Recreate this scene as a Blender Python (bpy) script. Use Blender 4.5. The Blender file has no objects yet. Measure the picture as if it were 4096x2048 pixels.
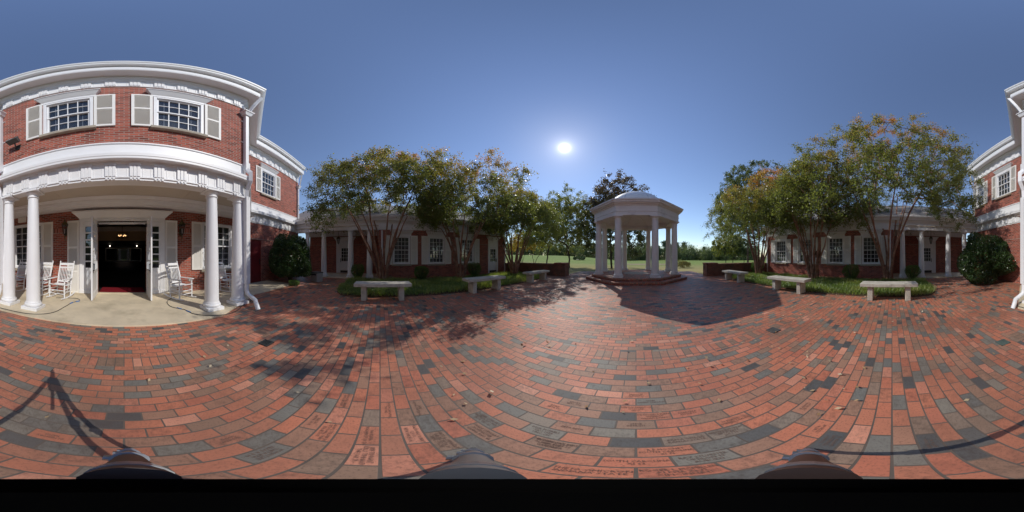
import bpy, bmesh, math, random
import numpy as np
from mathutils import Vector, Matrix

# ------------------------------------------------------------------ camera, world, sun
SC = bpy.context.scene
COL = SC.collection
R = math.radians
CAM_H = 1.4
cam = bpy.data.cameras.new('camera')
cam.type = 'PANO'
try:
    cam.panorama_type = 'EQUIRECTANGULAR'
except Exception:
    cam.cycles.panorama_type = 'EQUIRECTANGULAR'
cam.clip_start = 0.01
cam.clip_end = 2000
co = bpy.data.objects.new('camera', cam)
COL.objects.link(co)
co.location = (0, 0, CAM_H)
co.rotation_euler = (R(90), 0, R(43.6))
SC.camera = co

SUN_EL = 38.0
SUN_DIR = Vector((-0.4248 * math.cos(R(SUN_EL)), 0.9053 * math.cos(R(SUN_EL)), math.sin(R(SUN_EL)))).normalized()
W = bpy.data.worlds.new('World')
SC.world = W
W.use_nodes = True
nt = W.node_tree
nt.nodes.clear()
wo = nt.nodes.new('ShaderNodeOutputWorld')
bg = nt.nodes.new('ShaderNodeBackground')
sky = nt.nodes.new('ShaderNodeTexSky')
sky.sky_type = 'NISHITA'
sky.sun_disc = False
sky.sun_elevation = R(SUN_EL)
sky.sun_rotation = math.atan2(SUN_DIR.x, SUN_DIR.y)
sky.air_density = 1.0
sky.dust_density = 0.05
sky.ozone_density = 3.0
hs = nt.nodes.new('ShaderNodeHueSaturation')
hs.inputs['Saturation'].default_value = 1.02
hs.inputs['Hue'].default_value = 0.508
gm = nt.nodes.new('ShaderNodeGamma'); gm.inputs['Gamma'].default_value = 0.92
nt.links.new(sky.outputs[0], gm.inputs['Color']); nt.links.new(gm.outputs[0], hs.inputs['Color'])
# the sun's own disc and the bright air round it, part of the sky itself
tcn = nt.nodes.new('ShaderNodeTexCoord')
dot = nt.nodes.new('ShaderNodeVectorMath'); dot.operation = 'DOT_PRODUCT'
dot.inputs[1].default_value = SUN_DIR
nrm = nt.nodes.new('ShaderNodeVectorMath'); nrm.operation = 'NORMALIZE'
nt.links.new(tcn.outputs['Generated'], nrm.inputs[0])
nt.links.new(nrm.outputs[0], dot.inputs[0])
def wmath(op, a, b):
    n = nt.nodes.new('ShaderNodeMath'); n.operation = op
    for i, q in enumerate((a, b)):
        if isinstance(q, (int, float)):
            n.inputs[i].default_value = q
        else:
            nt.links.new(q, n.inputs[i])
    return n.outputs[0]
dcl = wmath('MAXIMUM', dot.outputs['Value'], 0.0)
g1 = wmath('MULTIPLY', wmath('POWER', dcl, 9000), 40.0)
g2 = wmath('MULTIPLY', wmath('POWER', dcl, 1800), 3.5)
g3 = wmath('ADD', wmath('MULTIPLY', wmath('POWER', dcl, 400), 1.5), wmath('MULTIPLY', wmath('POWER', dcl, 60), 0.55))
gs = wmath('ADD', wmath('ADD', g1, g2), g3)
gc = nt.nodes.new('ShaderNodeVectorMath'); gc.operation = 'SCALE'
gc.inputs[0].default_value = (1.0, 0.97, 0.93)
nt.links.new(gs, gc.inputs['Scale'])
ga = nt.nodes.new('ShaderNodeVectorMath'); ga.operation = 'ADD'
nt.links.new(hs.outputs[0], ga.inputs[0]); nt.links.new(gc.outputs[0], ga.inputs[1])
nt.links.new(ga.outputs[0], bg.inputs['Color'])
bg.inputs['Strength'].default_value = 0.114
nt.links.new(bg.outputs[0], wo.inputs[0])
sl = bpy.data.lights.new('sun', 'SUN')
sl.energy = 2.0
sl.angle = R(0.5)
sl.color = (1.0, 0.95, 0.87)
so = bpy.data.objects.new('sun', sl)
COL.objects.link(so)
so.location = (0, 0, 30)
so.rotation_euler = SUN_DIR.to_track_quat('Z', 'Y').to_euler()
SC.view_settings.view_transform = 'Standard'
SC.view_settings.look = 'None'
SC.view_settings.exposure = 0.55
SC.view_settings.gamma = 1.0
SC.cycles.max_bounces = 14
SC.cycles.diffuse_bounces = 12
SC.cycles.transmission_bounces = 10
SC.cycles.sample_clamp_indirect = 8
SC.cycles.transparent_max_bounces = 12

# ------------------------------------------------------------------ materials
MATS = {}
def new_mat(name):
    m = bpy.data.materials.new(name); m.use_nodes = True
    n = m.node_tree; b = n.nodes['Principled BSDF']
    MATS[name] = m
    return m, n, b
def nd(n, kind, **kw):
    x = n.nodes.new(kind)
    for k, v in kw.items():
        setattr(x, k, v)
    return x
def ramp(n, stops, interp='LINEAR'):
    r = n.nodes.new('ShaderNodeValToRGB')
    r.color_ramp.interpolation = interp
    el = r.color_ramp.elements
    while len(el) > 1:
        el.remove(el[-1])
    el[0].position = stops[0][0]; el[0].color = (*stops[0][1], 1)
    for p, c in stops[1:]:
        e = el.new(p); e.color = (*c, 1)
    return r
def mixc(n, fac, a, b, blend='MIX'):
    x = n.nodes.new('ShaderNodeMix'); x.data_type = 'RGBA'; x.blend_type = blend
    for sock, v in ((x.inputs[0], fac), (x.inputs[6], a), (x.inputs[7], b)):
        if isinstance(v, (int, float)):
            sock.default_value = v
        elif isinstance(v, tuple):
            sock.default_value = (*v, 1)
        else:
            n.links.new(v, sock)
    return x.outputs[2]
def noise(n, vec, scale, detail=4, rough=0.6):
    x = n.nodes.new('ShaderNodeTexNoise')
    x.inputs['Scale'].default_value = scale; x.inputs['Detail'].default_value = detail
    x.inputs['Roughness'].default_value = rough
    n.links.new(vec, x.inputs['Vector'])
    return x.outputs['Fac']
def bump(n, b, h, strength, dist):
    x = n.nodes.new('ShaderNodeBump')
    x.inputs['Strength'].default_value = strength; x.inputs['Distance'].default_value = dist
    n.links.new(h, x.inputs['Height']); n.links.new(x.outputs[0], b.inputs['Normal'])
def plain(name, col, rough=0.6, spec=0.5, metal=0.0, var=0.12, scale=6.0, bmp=0.0, dirt=None):
    m, n, b = new_mat(name)
    tc = nd(n, 'ShaderNodeTexCoord')
    geo = nd(n, 'ShaderNodeNewGeometry')
    f = noise(n, geo.outputs['Position'], scale, 5)
    lo = tuple(c * (1 - var) for c in col); hi = tuple(min(1, c * (1 + var)) for c in col)
    r = ramp(n, [(0.3, lo), (0.7, hi)])
    n.links.new(f, r.inputs[0])
    out = r.outputs[0]
    if dirt:
        f2 = noise(n, geo.outputs['Position'], dirt[1], 6, 0.7)
        r2 = ramp(n, [(dirt[2], (0, 0, 0)), (dirt[2] + 0.18, (1, 1, 1))])
        n.links.new(f2, r2.inputs[0])
        k = nd(n, 'ShaderNodeMath', operation='MULTIPLY'); k.inputs[1].default_value = dirt[3]
        n.links.new(r2.outputs[0], k.inputs[0])
        out = mixc(n, k.outputs[0], out, dirt[0])
    n.links.new(out, b.inputs['Base Color'])
    b.inputs['Roughness'].default_value = rough
    b.inputs['Specular IOR Level'].default_value = spec
    b.inputs['Metallic'].default_value = metal
    if bmp:
        bump(n, b, noise(n, geo.outputs['Position'], scale * 9, 4), bmp, 0.01)
    return m
def brick_mat(name, bw, bh, mort, stops, mcol, rough=0.8, swap=False, smudge=0.35, off=0.5, sm_col=(0.06, 0.042, 0.034), spec=0.3, bstr=0.5, big=None, grit=0.0):
    m, n, b = new_mat(name)
    uv = nd(n, 'ShaderNodeUVMap')
    vec = uv.outputs[0]
    if swap:
        mp = nd(n, 'ShaderNodeMapping'); mp.inputs['Rotation'].default_value = (0, 0, R(90))
        n.links.new(vec, mp.inputs[0]); vec = mp.outputs[0]
    br = nd(n, 'ShaderNodeTexBrick')
    br.offset = off; br.offset_frequency = 2
    br.inputs['Scale'].default_value = 1.0
    br.inputs['Mortar Size'].default_value = mort
    br.inputs['Mortar Smooth'].default_value = 0.1
    br.inputs['Brick Width'].default_value = bw
    br.inputs['Row Height'].default_value = bh
    br.inputs['Color1'].default_value = (0, 0, 0, 1)
    br.inputs['Color2'].default_value = (1, 1, 1, 1)
    br.inputs['Mortar'].default_value = (0, 0, 0, 1)
    n.links.new(vec, br.inputs['Vector'])
    # one random number per brick, from its row and place in the row
    def M(op, x, y=0.0):
        q = nd(n, 'ShaderNodeMath', operation=op)
        for i, w in enumerate((x, y)):
            if isinstance(w, (int, float)): q.inputs[i].default_value = w
            else: n.links.new(w, q.inputs[i])
        return q.outputs[0]
    sp = nd(n, 'ShaderNodeSeparateXYZ'); n.links.new(vec, sp.inputs[0])
    row = M('FLOOR', M('DIVIDE', sp.outputs[1], bh))
    par = M('SUBTRACT', 1.0, M('SUBTRACT', row, M('MULTIPLY', 2.0, M('FLOOR', M('MULTIPLY', row, 0.5)))))
    colm = M('FLOOR', M('DIVIDE', M('ADD', sp.outputs[0], M('MULTIPLY', par, off * bw)), bw))
    cb = nd(n, 'ShaderNodeCombineXYZ'); n.links.new(M('ADD', colm, 0.5), cb.inputs[0]); n.links.new(M('ADD', row, 0.5), cb.inputs[1])
    wn = nd(n, 'ShaderNodeTexWhiteNoise'); wn.noise_dimensions = '2D'; n.links.new(cb.outputs[0], wn.inputs['Vector'])
    r = ramp(n, stops)
    n.links.new(wn.outputs['Value'], r.inputs[0])
    sc2 = nd(n, 'ShaderNodeSeparateColor'); n.links.new(wn.outputs['Color'], sc2.inputs[0])
    geo = nd(n, 'ShaderNodeNewGeometry')
    f = noise(n, geo.outputs['Position'], 19, 6, 0.75)
    rs = ramp(n, [(0.44, (0, 0, 0)), (0.72, (1, 1, 1))])
    n.links.new(f, rs.inputs[0])
    k = nd(n, 'ShaderNodeMath', operation='MULTIPLY'); k.inputs[1].default_value = smudge
    n.links.new(M('MULTIPLY', rs.outputs[0], sc2.outputs[1]), k.inputs[0])
    bri = M('ADD', 0.80, M('MULTIPLY', sc2.outputs[0], 0.42))
    cbr = nd(n, 'ShaderNodeCombineColor')
    for q in range(3): n.links.new(bri, cbr.inputs[q])
    c = mixc(n, k.outputs[0], mixc(n, 1.0, r.outputs[0], cbr.outputs[0], 'MULTIPLY'), sm_col)
    if grit:
        fg = noise(n, geo.outputs['Position'], 75, 4, 0.75)
        rg = ramp(n, [(0.52, (0, 0, 0)), (0.68, (1, 1, 1))])
        n.links.new(fg, rg.inputs[0])
        kg = nd(n, 'ShaderNodeMath', operation='MULTIPLY'); kg.inputs[1].default_value = grit
        n.links.new(rg.outputs[0], kg.inputs[0])
        c = mixc(n, kg.outputs[0], c, sm_col)
    if big:
        f3 = noise(n, geo.outputs['Position'], big[0], 5, 0.65)
        rb = ramp(n, [(0.42, (0, 0, 0)), (0.68, (1, 1, 1))])
        n.links.new(f3, rb.inputs[0])
        kb = nd(n, 'ShaderNodeMath', operation='MULTIPLY'); kb.inputs[1].default_value = big[2]
        n.links.new(rb.outputs[0], kb.inputs[0])
        c = mixc(n, kb.outputs[0], c, big[1])
    fm = noise(n, geo.outputs['Position'], 3.0, 3)
    rm = ramp(n, [(0.3, tuple(q * 0.7 for q in mcol)), (0.7, mcol)])
    n.links.new(fm, rm.inputs[0])
    c = mixc(n, br.outputs['Fac'], c, rm.outputs[0])
    n.links.new(c, b.inputs['Base Color'])
    b.inputs['Roughness'].default_value = rough
    b.inputs['Specular IOR Level'].default_value = spec
    inv = nd(n, 'ShaderNodeMath', operation='SUBTRACT'); inv.inputs[0].default_value = 1.0
    n.links.new(br.outputs['Fac'], inv.inputs[1])
    f2 = noise(n, geo.outputs['Position'], 60, 3)
    ad = nd(n, 'ShaderNodeMath', operation='MULTIPLY_ADD'); ad.inputs[1].default_value = 0.35
    n.links.new(f2, ad.inputs[0]); n.links.new(inv.outputs[0], ad.inputs[2])
    bump(n, b, ad.outputs[0], bstr, 0.006)
    return m

RED_STOPS = [(0.0, (0.20, 0.042, 0.028)), (0.12, (0.29, 0.056, 0.034)), (0.6, (0.345, 0.070, 0.042)), (0.92, (0.40, 0.092, 0.056)), (1.0, (0.24, 0.06, 0.042))]
brick_mat('brick', 0.208, 0.0705, 0.0095, RED_STOPS, (0.36, 0.30, 0.25), smudge=0.2)
brick_mat('brick_upright', 0.208, 0.0705, 0.0095, RED_STOPS, (0.42, 0.37, 0.31), swap=True, smudge=0.25, off=0.0)
brick_mat('garden_brick', 0.213, 0.0765, 0.010, [(0.0, (0.20, 0.05, 0.025)), (0.5, (0.28, 0.075, 0.04)), (1.0, (0.13, 0.04, 0.028))],
          (0.25, 0.2, 0.15), smudge=0.55, big=(2.2, (0.025, 0.022, 0.014), 0.75))
PAVE_STOPS = [(0.0, (0.13, 0.128, 0.125)), (0.03, (0.155, 0.152, 0.145)), (0.05, (0.26, 0.25, 0.22)), (0.18, (0.34, 0.30, 0.24)), (0.23, (0.40, 0.245, 0.165)), (0.38, (0.51, 0.245, 0.155)),
              (0.46, (0.57, 0.22, 0.13)), (0.75, (0.59, 0.205, 0.115)), (0.9, (0.49, 0.16, 0.095)), (1.0, (0.63, 0.28, 0.18))]
PAVE_W, PAVE_H = 0.203, 0.0975
brick_mat('paver', PAVE_W, PAVE_H, 0.0052, PAVE_STOPS, (0.16, 0.125, 0.10), rough=0.6, smudge=0.75, spec=0.38, bstr=0.35,
          big=(0.45, (0.09, 0.055, 0.042), 0.5), grit=0.5)
brick_mat('paver_soldier', 0.1, 0.214, 0.006, PAVE_STOPS[4:], (0.16, 0.125, 0.10), rough=0.6, smudge=0.75, spec=0.38, off=0.0, bstr=0.35,
          big=(0.45, (0.09, 0.055, 0.042), 0.5), grit=0.5)
plain('white_paint', (0.82, 0.82, 0.83), rough=0.45, var=0.03, scale=2.0, dirt=((0.42, 0.40, 0.36), 1.7, 0.62, 0.3))
plain('gazebo_paint', (0.80, 0.77, 0.74), rough=0.6, var=0.04, scale=2.0, dirt=((0.25, 0.24, 0.22), 1.6, 0.58, 0.35))
plain('cream_paint', (0.83, 0.81, 0.77), rough=0.55, var=0.03, scale=2.0, dirt=((0.45, 0.42, 0.36), 2.0, 0.6, 0.25))
plain('ceiling_paint', (0.62, 0.55, 0.46), rough=0.7, var=0.05, scale=1.0)
plain('concrete', (0.66, 0.56, 0.40), rough=0.85, var=0.12, scale=1.6, bmp=0.2, dirt=((0.36, 0.30, 0.20), 0.9, 0.5, 0.6))
plain('bench_stone', (0.56, 0.52, 0.44), rough=0.9, var=0.14, scale=5, bmp=0.35, dirt=((0.16, 0.15, 0.12), 4.0, 0.54, 0.55))
plain('sill_stone', (0.38, 0.33, 0.26), rough=0.85, var=0.15, scale=6, bmp=0.2)
plain('shingle', (0.27, 0.25, 0.24), rough=0.9, var=0.25, scale=14, bmp=0.5)
plain('red_door', (0.17, 0.014, 0.016), rough=0.5, var=0.12, scale=2)
plain('carpet', (0.20, 0.012, 0.02), rough=0.95, var=0.1, scale=40, spec=0.1)
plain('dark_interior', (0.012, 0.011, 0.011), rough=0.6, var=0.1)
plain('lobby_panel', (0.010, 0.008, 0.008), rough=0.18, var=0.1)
plain('lobby_wall', (0.52, 0.38, 0.24), rough=0.7, var=0.04)
plain('lobby_trim', (0.75, 0.7, 0.64), rough=0.6, var=0.03)
plain('black_metal', (0.02, 0.02, 0.022), rough=0.4, var=0.2, spec=0.5)
plain('drain_green', (0.10, 0.14, 0.12), rough=0.7, var=0.2)
plain('iron', (0.035, 0.04, 0.04), rough=0.7, var=0.3, scale=30)
plain('old_brass', (0.09, 0.075, 0.03), rough=0.4, metal=0.7, var=0.25, scale=20)
plain('tripod_black', (0.002, 0.002, 0.002), rough=0.9, var=0.0, spec=0.0)
plain('tripod_grey', (0.13, 0.135, 0.14), rough=0.45, var=0.05, spec=0.5, metal=0.3)
plain('tripod_brown', (0.035, 0.02, 0.016), rough=0.5, var=0.05)
plain('tripod_clamp', (0.35, 0.36, 0.37), rough=0.3, metal=0.8, var=0.1)
plain('cable_black', (0.02, 0.019, 0.018), rough=0.5, var=0.1)
plain('blue_tape', (0.04, 0.16, 0.42), rough=0.5, var=0.1)
plain('bin_plastic', (0.44, 0.41, 0.38), rough=0.6, var=0.06)
plain('bin_lid', (0.10, 0.095, 0.09), rough=0.6, var=0.08)
plain('soil', (0.10, 0.065, 0.04), rough=1.0, var=0.35, scale=9, bmp=0.5, dirt=((0.28, 0.17, 0.08), 12, 0.5, 0.5))
plain('path_brick_dust', (0.24, 0.13, 0.09), rough=0.9, var=0.2, scale=7, bmp=0.3)
plain('lettering', (0.17, 0.105, 0.08), rough=0.9, var=0.1)
plain('bark_crape', (0.26, 0.125, 0.08), rough=0.8, var=0.5, scale=5, bmp=0.4, dirt=((0.42, 0.33, 0.26), 3.5, 0.5, 0.7))
plain('bark_dark', (0.075, 0.058, 0.045), rough=0.95, var=0.4, scale=9, bmp=0.6)
plain('wood_house', (0.17, 0.075, 0.035), rough=0.8, var=0.2, scale=20)
plain('pale_inlay', (0.48, 0.41, 0.32), rough=0.75, var=0.1, scale=4)
plain('kick_plate', (0.06, 0.055, 0.05), rough=0.4, metal=0.4, var=0.1)
plain('dry_turf', (0.33, 0.25, 0.13), rough=1.0, var=0.3, scale=1.5)
def lawn_mat():
    m, n, b = new_mat('lawn')
    geo = nd(n, 'ShaderNodeNewGeometry')
    f = noise(n, geo.outputs['Position'], 0.10, 6, 0.6)
    r = ramp(n, [(0.33, (0.20, 0.25, 0.065)), (0.5, (0.235, 0.31, 0.08)), (0.66, (0.30, 0.35, 0.10))])
    n.links.new(f, r.inputs[0])
    f2 = noise(n, geo.outputs['Position'], 2.2, 6, 0.75)
    r2 = ramp(n, [(0.4, (0.75, 0.75, 0.75)), (0.65, (1.15, 1.15, 1.15))])
    n.links.new(f2, r2.inputs[0])
    c = mixc(n, 1.0, r.outputs[0], r2.outputs[0], 'MULTIPLY')
    # dormant tan turf near the court
    sx = nd(n, 'ShaderNodeSeparateXYZ'); n.links.new(geo.outputs['Position'], sx.inputs[0])
    mr = nd(n, 'ShaderNodeMapRange'); mr.inputs[1].default_value = 17; mr.inputs[2].default_value = 30
    mr.inputs[3].default_value = 1.0; mr.inputs[4].default_value = 0.0
    ad = nd(n, 'ShaderNodeMath', operation='MULTIPLY_ADD'); ad.inputs[1].default_value = 14.0
    n.links.new(noise(n, geo.outputs['Position'], 0.18, 5), ad.inputs[0])
    sb = nd(n, 'ShaderNodeMath', operation='SUBTRACT'); sb.inputs[1].default_value = 7.0
    n.links.new(sx.outputs[1], sb.inputs[0]); n.links.new(sb.outputs[0], ad.inputs[2])
    n.links.new(ad.outputs[0], mr.inputs[0])
    c = mixc(n, mr.outputs[0], c, (0.40, 0.34, 0.15))
    n.links.new(c, b.inputs['Base Color'])
    b.inputs['Roughness'].default_value = 1.0
    b.inputs['Specular IOR Level'].default_value = 0.1
    bump(n, b, noise(n, geo.outputs['Position'], 25, 4), 0.6, 0.03)
lawn_mat()
def glass_mat(name, tint, base):
    m = bpy.data.materials.new(name); m.use_nodes = True; MATS[name] = m
    n = m.node_tree; n.nodes.clear()
    o = nd(n, 'ShaderNodeOutputMaterial'); mx = nd(n, 'ShaderNodeMixShader')
    tr = nd(n, 'ShaderNodeBsdfTransparent'); gl = nd(n, 'ShaderNodeBsdfGlossy')
    tr.inputs[0].default_value = (*tint, 1)
    gl.inputs['Roughness'].default_value = 0.02
    # reflection by angle, the same from either face of the thin pane
    geo = nd(n, 'ShaderNodeNewGeometry')
    dt = nd(n, 'ShaderNodeVectorMath', operation='DOT_PRODUCT'); n.links.new(geo.outputs['Normal'], dt.inputs[0]); n.links.new(geo.outputs['Incoming'], dt.inputs[1])
    ab = nd(n, 'ShaderNodeMath', operation='ABSOLUTE'); n.links.new(dt.outputs['Value'], ab.inputs[0])
    om = nd(n, 'ShaderNodeMath', operation='SUBTRACT'); om.inputs[0].default_value = 1.0; n.links.new(ab.outputs[0], om.inputs[1])
    pw = nd(n, 'ShaderNodeMath', operation='POWER'); pw.inputs[1].default_value = 4.0; n.links.new(om.outputs[0], pw.inputs[0])
    ad = nd(n, 'ShaderNodeMath', operation='MULTIPLY_ADD'); ad.use_clamp = True; ad.inputs[1].default_value = 0.9; ad.inputs[2].default_value = base
    n.links.new(pw.outputs[0], ad.inputs[0]); n.links.new(ad.outputs[0], mx.inputs[0])
    n.links.new(tr.outputs[0], mx.inputs[1]); n.links.new(gl.outputs[0], mx.inputs[2]); n.links.new(mx.outputs[0], o.inputs[0])
glass_mat('glass', (0.72, 0.76, 0.8), 0.11)
glass_mat('lamp_glass', (0.8, 0.8, 0.78), 0.05)
plain('blind', (0.42, 0.42, 0.42), rough=0.6, var=0.03)
def emit_mat(name, col, s):
    m, n, b = new_mat(name)
    b.inputs['Base Color'].default_value = (*col, 1)
    b.inputs['Emission Color'].default_value = (*col, 1); b.inputs['Emission Strength'].default_value = s
emit_mat('bulb', (1.0, 0.55, 0.24), 3.0)
emit_mat('bulb_white', (1.0, 0.85, 0.7), 3.0)
def leaf_mat(name, stops, trans=0.35, rough=0.4, spec=0.5):
    m = bpy.data.materials.new(name); m.use_nodes = True; MATS[name] = m
    n = m.node_tree; b = n.nodes['Principled BSDF']; out = n.nodes['Material Output']
    at = nd(n, 'ShaderNodeAttribute'); at.attribute_name = 'tone'
    r = ramp(n, stops); n.links.new(at.outputs['Fac'], r.inputs[0])
    n.links.new(r.outputs[0], b.inputs['Base Color'])
    b.inputs['Roughness'].default_value = rough; b.inputs['Specular IOR Level'].default_value = spec
    t = nd(n, 'ShaderNodeBsdfTranslucent')
    c = mixc(n, 1.0, r.outputs[0], (2.3, 2.25, 1.1), 'MULTIPLY')
    n.links.new(c, t.inputs[0])
    mx = nd(n, 'ShaderNodeMixShader'); mx.inputs[0].default_value = trans
    n.links.new(b.outputs[0], mx.inputs[1]); n.links.new(t.outputs[0], mx.inputs[2]); n.links.new(mx.outputs[0], out.inputs[0])
leaf_mat('leaf_crape', [(0.0, (0.085, 0.11, 0.042)), (0.3, (0.13, 0.148, 0.052)), (0.52, (0.20, 0.178, 0.06)), (0.68, (0.30, 0.195, 0.064)), (0.86, (0.37, 0.165, 0.056)), (1.0, (0.37, 0.125, 0.05))], 0.55, 0.35)
leaf_mat('leaf_oak', [(0.0, (0.06, 0.08, 0.035)), (0.5, (0.095, 0.12, 0.05)), (1.0, (0.15, 0.165, 0.075))], 0.35)
leaf_mat('leaf_red', [(0.0, (0.05, 0.068, 0.028)), (0.45, (0.08, 0.082, 0.034)), (0.7, (0.105, 0.078, 0.04)), (1.0, (0.125, 0.075, 0.046))], 0.3)
leaf_mat('leaf_pale', [(0.0, (0.12, 0.14, 0.045)), (0.6, (0.20, 0.21, 0.065)), (1.0, (0.30, 0.26, 0.085))], 0.4)
leaf_mat('leaf_gold', [(0.0, (0.15, 0.16, 0.04)), (0.6, (0.34, 0.24, 0.05)), (1.0, (0.40, 0.18, 0.04))], 0.45)
leaf_mat('leaf_far', [(0.0, (0.075, 0.105, 0.06)), (0.6, (0.12, 0.155, 0.085)), (1.0, (0.20, 0.205, 0.10))], 0.35, 0.7, 0.2)
leaf_mat('leaf_pine', [(0.0, (0.06, 0.095, 0.065)), (1.0, (0.11, 0.15, 0.09))], 0.3, 0.7, 0.2)
leaf_mat('leaf_holly', [(0.0, (0.025, 0.052, 0.018)), (0.6, (0.045, 0.085, 0.026)), (0.9, (0.08, 0.125, 0.04)), (1.0, (0.17, 0.18, 0.07))], 0.2, 0.3)
leaf_mat('leaf_box', [(0.0, (0.06, 0.12, 0.03)), (0.7, (0.11, 0.19, 0.045)), (1.0, (0.18, 0.25, 0.07))], 0.35)
leaf_mat('grass_blade', [(0.0, (0.09, 0.15, 0.045)), (0.5, (0.16, 0.235, 0.07)), (0.85, (0.28, 0.33, 0.11)), (1.0, (0.36, 0.34, 0.14))], 0.4)
leaf_mat('litter', [(0.0, (0.20, 0.09, 0.045)), (0.25, (0.40, 0.25, 0.13)), (0.7, (0.55, 0.42, 0.26)), (1.0, (0.60, 0.52, 0.38))], 0.1, 0.8, 0.2)
leaf_mat('dry_leaf', [(0.0, (0.20, 0.17, 0.07)), (1.0, (0.32, 0.28, 0.13))], 0.2, 0.8, 0.2)

# ------------------------------------------------------------------ mesh helpers
OFF = {}
class Frame:
    """wall frame: u along the wall, d outward, z up"""
    def __init__(s, o, t, n):
        s.o, s.t, s.n = o, t, n
    def p(s, u, d, z):
        return (s.o[0] + u * s.t[0] + d * s.n[0], s.o[1] + u * s.t[1] + d * s.n[1], z)
class MB:
    def __init__(s):
        s.v = []; s.f = []; s.mi = []; s.cur = 0
    def face(s, pts):
        i = len(s.v); s.v.extend([tuple(p) for p in pts]); s.f.append(tuple(range(i, i + len(pts)))); s.mi.append(s.cur)
    def faces(s, verts, fs):
        i = len(s.v); s.v.extend([tuple(p) for p in verts])
        for f in fs:
            s.f.append(tuple(i + k for k in f)); s.mi.append(s.cur)
    def hexa(s, p):
        s.faces(p, [(0, 3, 2, 1), (4, 5, 6, 7), (0, 1, 5, 4), (1, 2, 6, 5), (2, 3, 7, 6), (3, 0, 4, 7)])
    def box(s, x0, x1, y0, y1, z0, z1):
        s.hexa([(x0, y0, z0), (x1, y0, z0), (x1, y1, z0), (x0, y1, z0), (x0, y0, z1), (x1, y0, z1), (x1, y1, z1), (x0, y1, z1)])
    def fbox(s, F, u0, u1, d0, d1, z0, z1):
        s.hexa([F.p(u0, d0, z0), F.p(u1, d0, z0), F.p(u1, d1, z0), F.p(u0, d1, z0), F.p(u0, d0, z1), F.p(u1, d0, z1), F.p(u1, d1, z1), F.p(u0, d1, z1)])
    def prism(s, F, u0, u1, prof):
        """profile of (d, z) swept straight along u, capped"""
        k = len(prof)
        vs = [F.p(u0, d, z) for d, z in prof] + [F.p(u1, d, z) for d, z in prof]
        fs = [(i, (i + 1) % k, k + (i + 1) % k, k + i) for i in range(k)]
        fs += [tuple(range(k))[::-1], tuple(range(k, 2 * k))]
        s.faces(vs, fs)
    def lathe(s, c, prof, n=20, a0=0.0, closed=False):
        k = len(prof); vs = []
        for i in range(n):
            a = a0 + 2 * math.pi * i / n
            for r, z in prof:
                vs.append((c[0] + r * math.cos(a), c[1] + r * math.sin(a), c[2] + z))
        fs = []
        for i in range(n):
            j = (i + 1) % n
            for q in range(k - 1):
                fs.append((i * k + q, j * k + q, j * k + q + 1, i * k + q + 1))
        if prof[0][0] > 1e-6:
            fs.append(tuple(i * k for i in range(n))[::-1])
        if prof[-1][0] > 1e-6:
            fs.append(tuple(i * k + k - 1 for i in range(n)))
        s.faces(vs, fs)
    def tube(s, pts, rad, n=6, cap=True):
        pts = [Vector(p) for p in pts]; k = len(pts)
        if not isinstance(rad, (list, tuple)):
            rad = [rad] * k
        t = (pts[1] - pts[0]).normalized()
        ref = Vector((0, 0, 1)) if abs(t.z) < 0.9 else Vector((1, 0, 0))
        x = t.cross(ref).normalized(); vs = []
        for i in range(k):
            a = pts[max(i - 1, 0)]; b = pts[min(i + 1, k - 1)]
            t = (b - a)
            if t.length < 1e-9:
                t = Vector((0, 0, 1))
            t.normalize()
            x = (x - t * x.dot(t))
            if x.length < 1e-6:
                x = t.orthogonal()
            x.normalize(); y = t.cross(x)
            for j in range(n):
                an = 2 * math.pi * j / n
                q = pts[i] + (x * math.cos(an) + y * math.sin(an)) * rad[i]
                vs.append(q[:])
        fs = []
        for i in range(k - 1):
            for j in range(n):
                j2 = (j + 1) % n
                fs.append((i * n + j, i * n + j2, (i + 1) * n + j2, (i + 1) * n + j))
        if cap:
            fs.append(tuple(range(n))[::-1]); fs.append(tuple((k - 1) * n + j for j in range(n)))
        s.faces(vs, fs)
    def sweep(s, path, prof, closed=False):
        """profile (offset, z) along a plan path, outward on the left of travel"""
        rows = [[(p[0], p[1], z) for p in offset_path(path, o, closed)] for o, z in prof]
        n = len(path); fs = []; vs = [p for r in rows for p in r]
        for q in range(len(prof) - 1):
            for i in range(n if closed else n - 1):
                j = (i + 1) % n
                fs.append((q * n + i, q * n + j, (q + 1) * n + j, (q + 1) * n + i))
        s.faces(vs, fs)
    def build(s, name, mat, parent=None, smooth=False, bevel=0.0):
        me = bpy.data.meshes.new(name)
        off = OFF.get(parent.name, (0, 0, 0)) if parent else (0, 0, 0)
        vs = [(a - off[0], b - off[1], c - off[2]) for a, b, c in s.v]
        me.from_pydata(vs, [], s.f)
        for mn in (mat if isinstance(mat, (list, tuple)) else [mat]):
            me.materials.append(MATS[mn])
        me.polygons.foreach_set('material_index', s.mi)
        uvl = me.uv_layers.new(name='UVMap')
        for p in me.polygons:
            nx, ny, nz = p.normal
            if abs(nz) > 0.7:
                for li in p.loop_indices:
                    c = s.v[me.loops[li].vertex_index]; uvl.data[li].uv = (c[0], c[1])
            else:
                l = math.hypot(nx, ny) or 1
                tx, ty = -ny / l, nx / l
                if tx + 0.7 * ty < 0:
                    tx, ty = -tx, -ty
                for li in p.loop_indices:
                    c = s.v[me.loops[li].vertex_index]; uvl.data[li].uv = (c[0] * tx + c[1] * ty, c[2])
        if smooth:
            me.polygons.foreach_set('use_smooth', [True] * len(me.polygons))
        o = bpy.data.objects.new(name, me)
        COL.objects.link(o)
        if parent:
            o.parent = parent; OFF[o.name] = off
        if smooth:
            try:
                me.set_sharp_from_angle(angle=R(40))
            except Exception:
                pass
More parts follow.
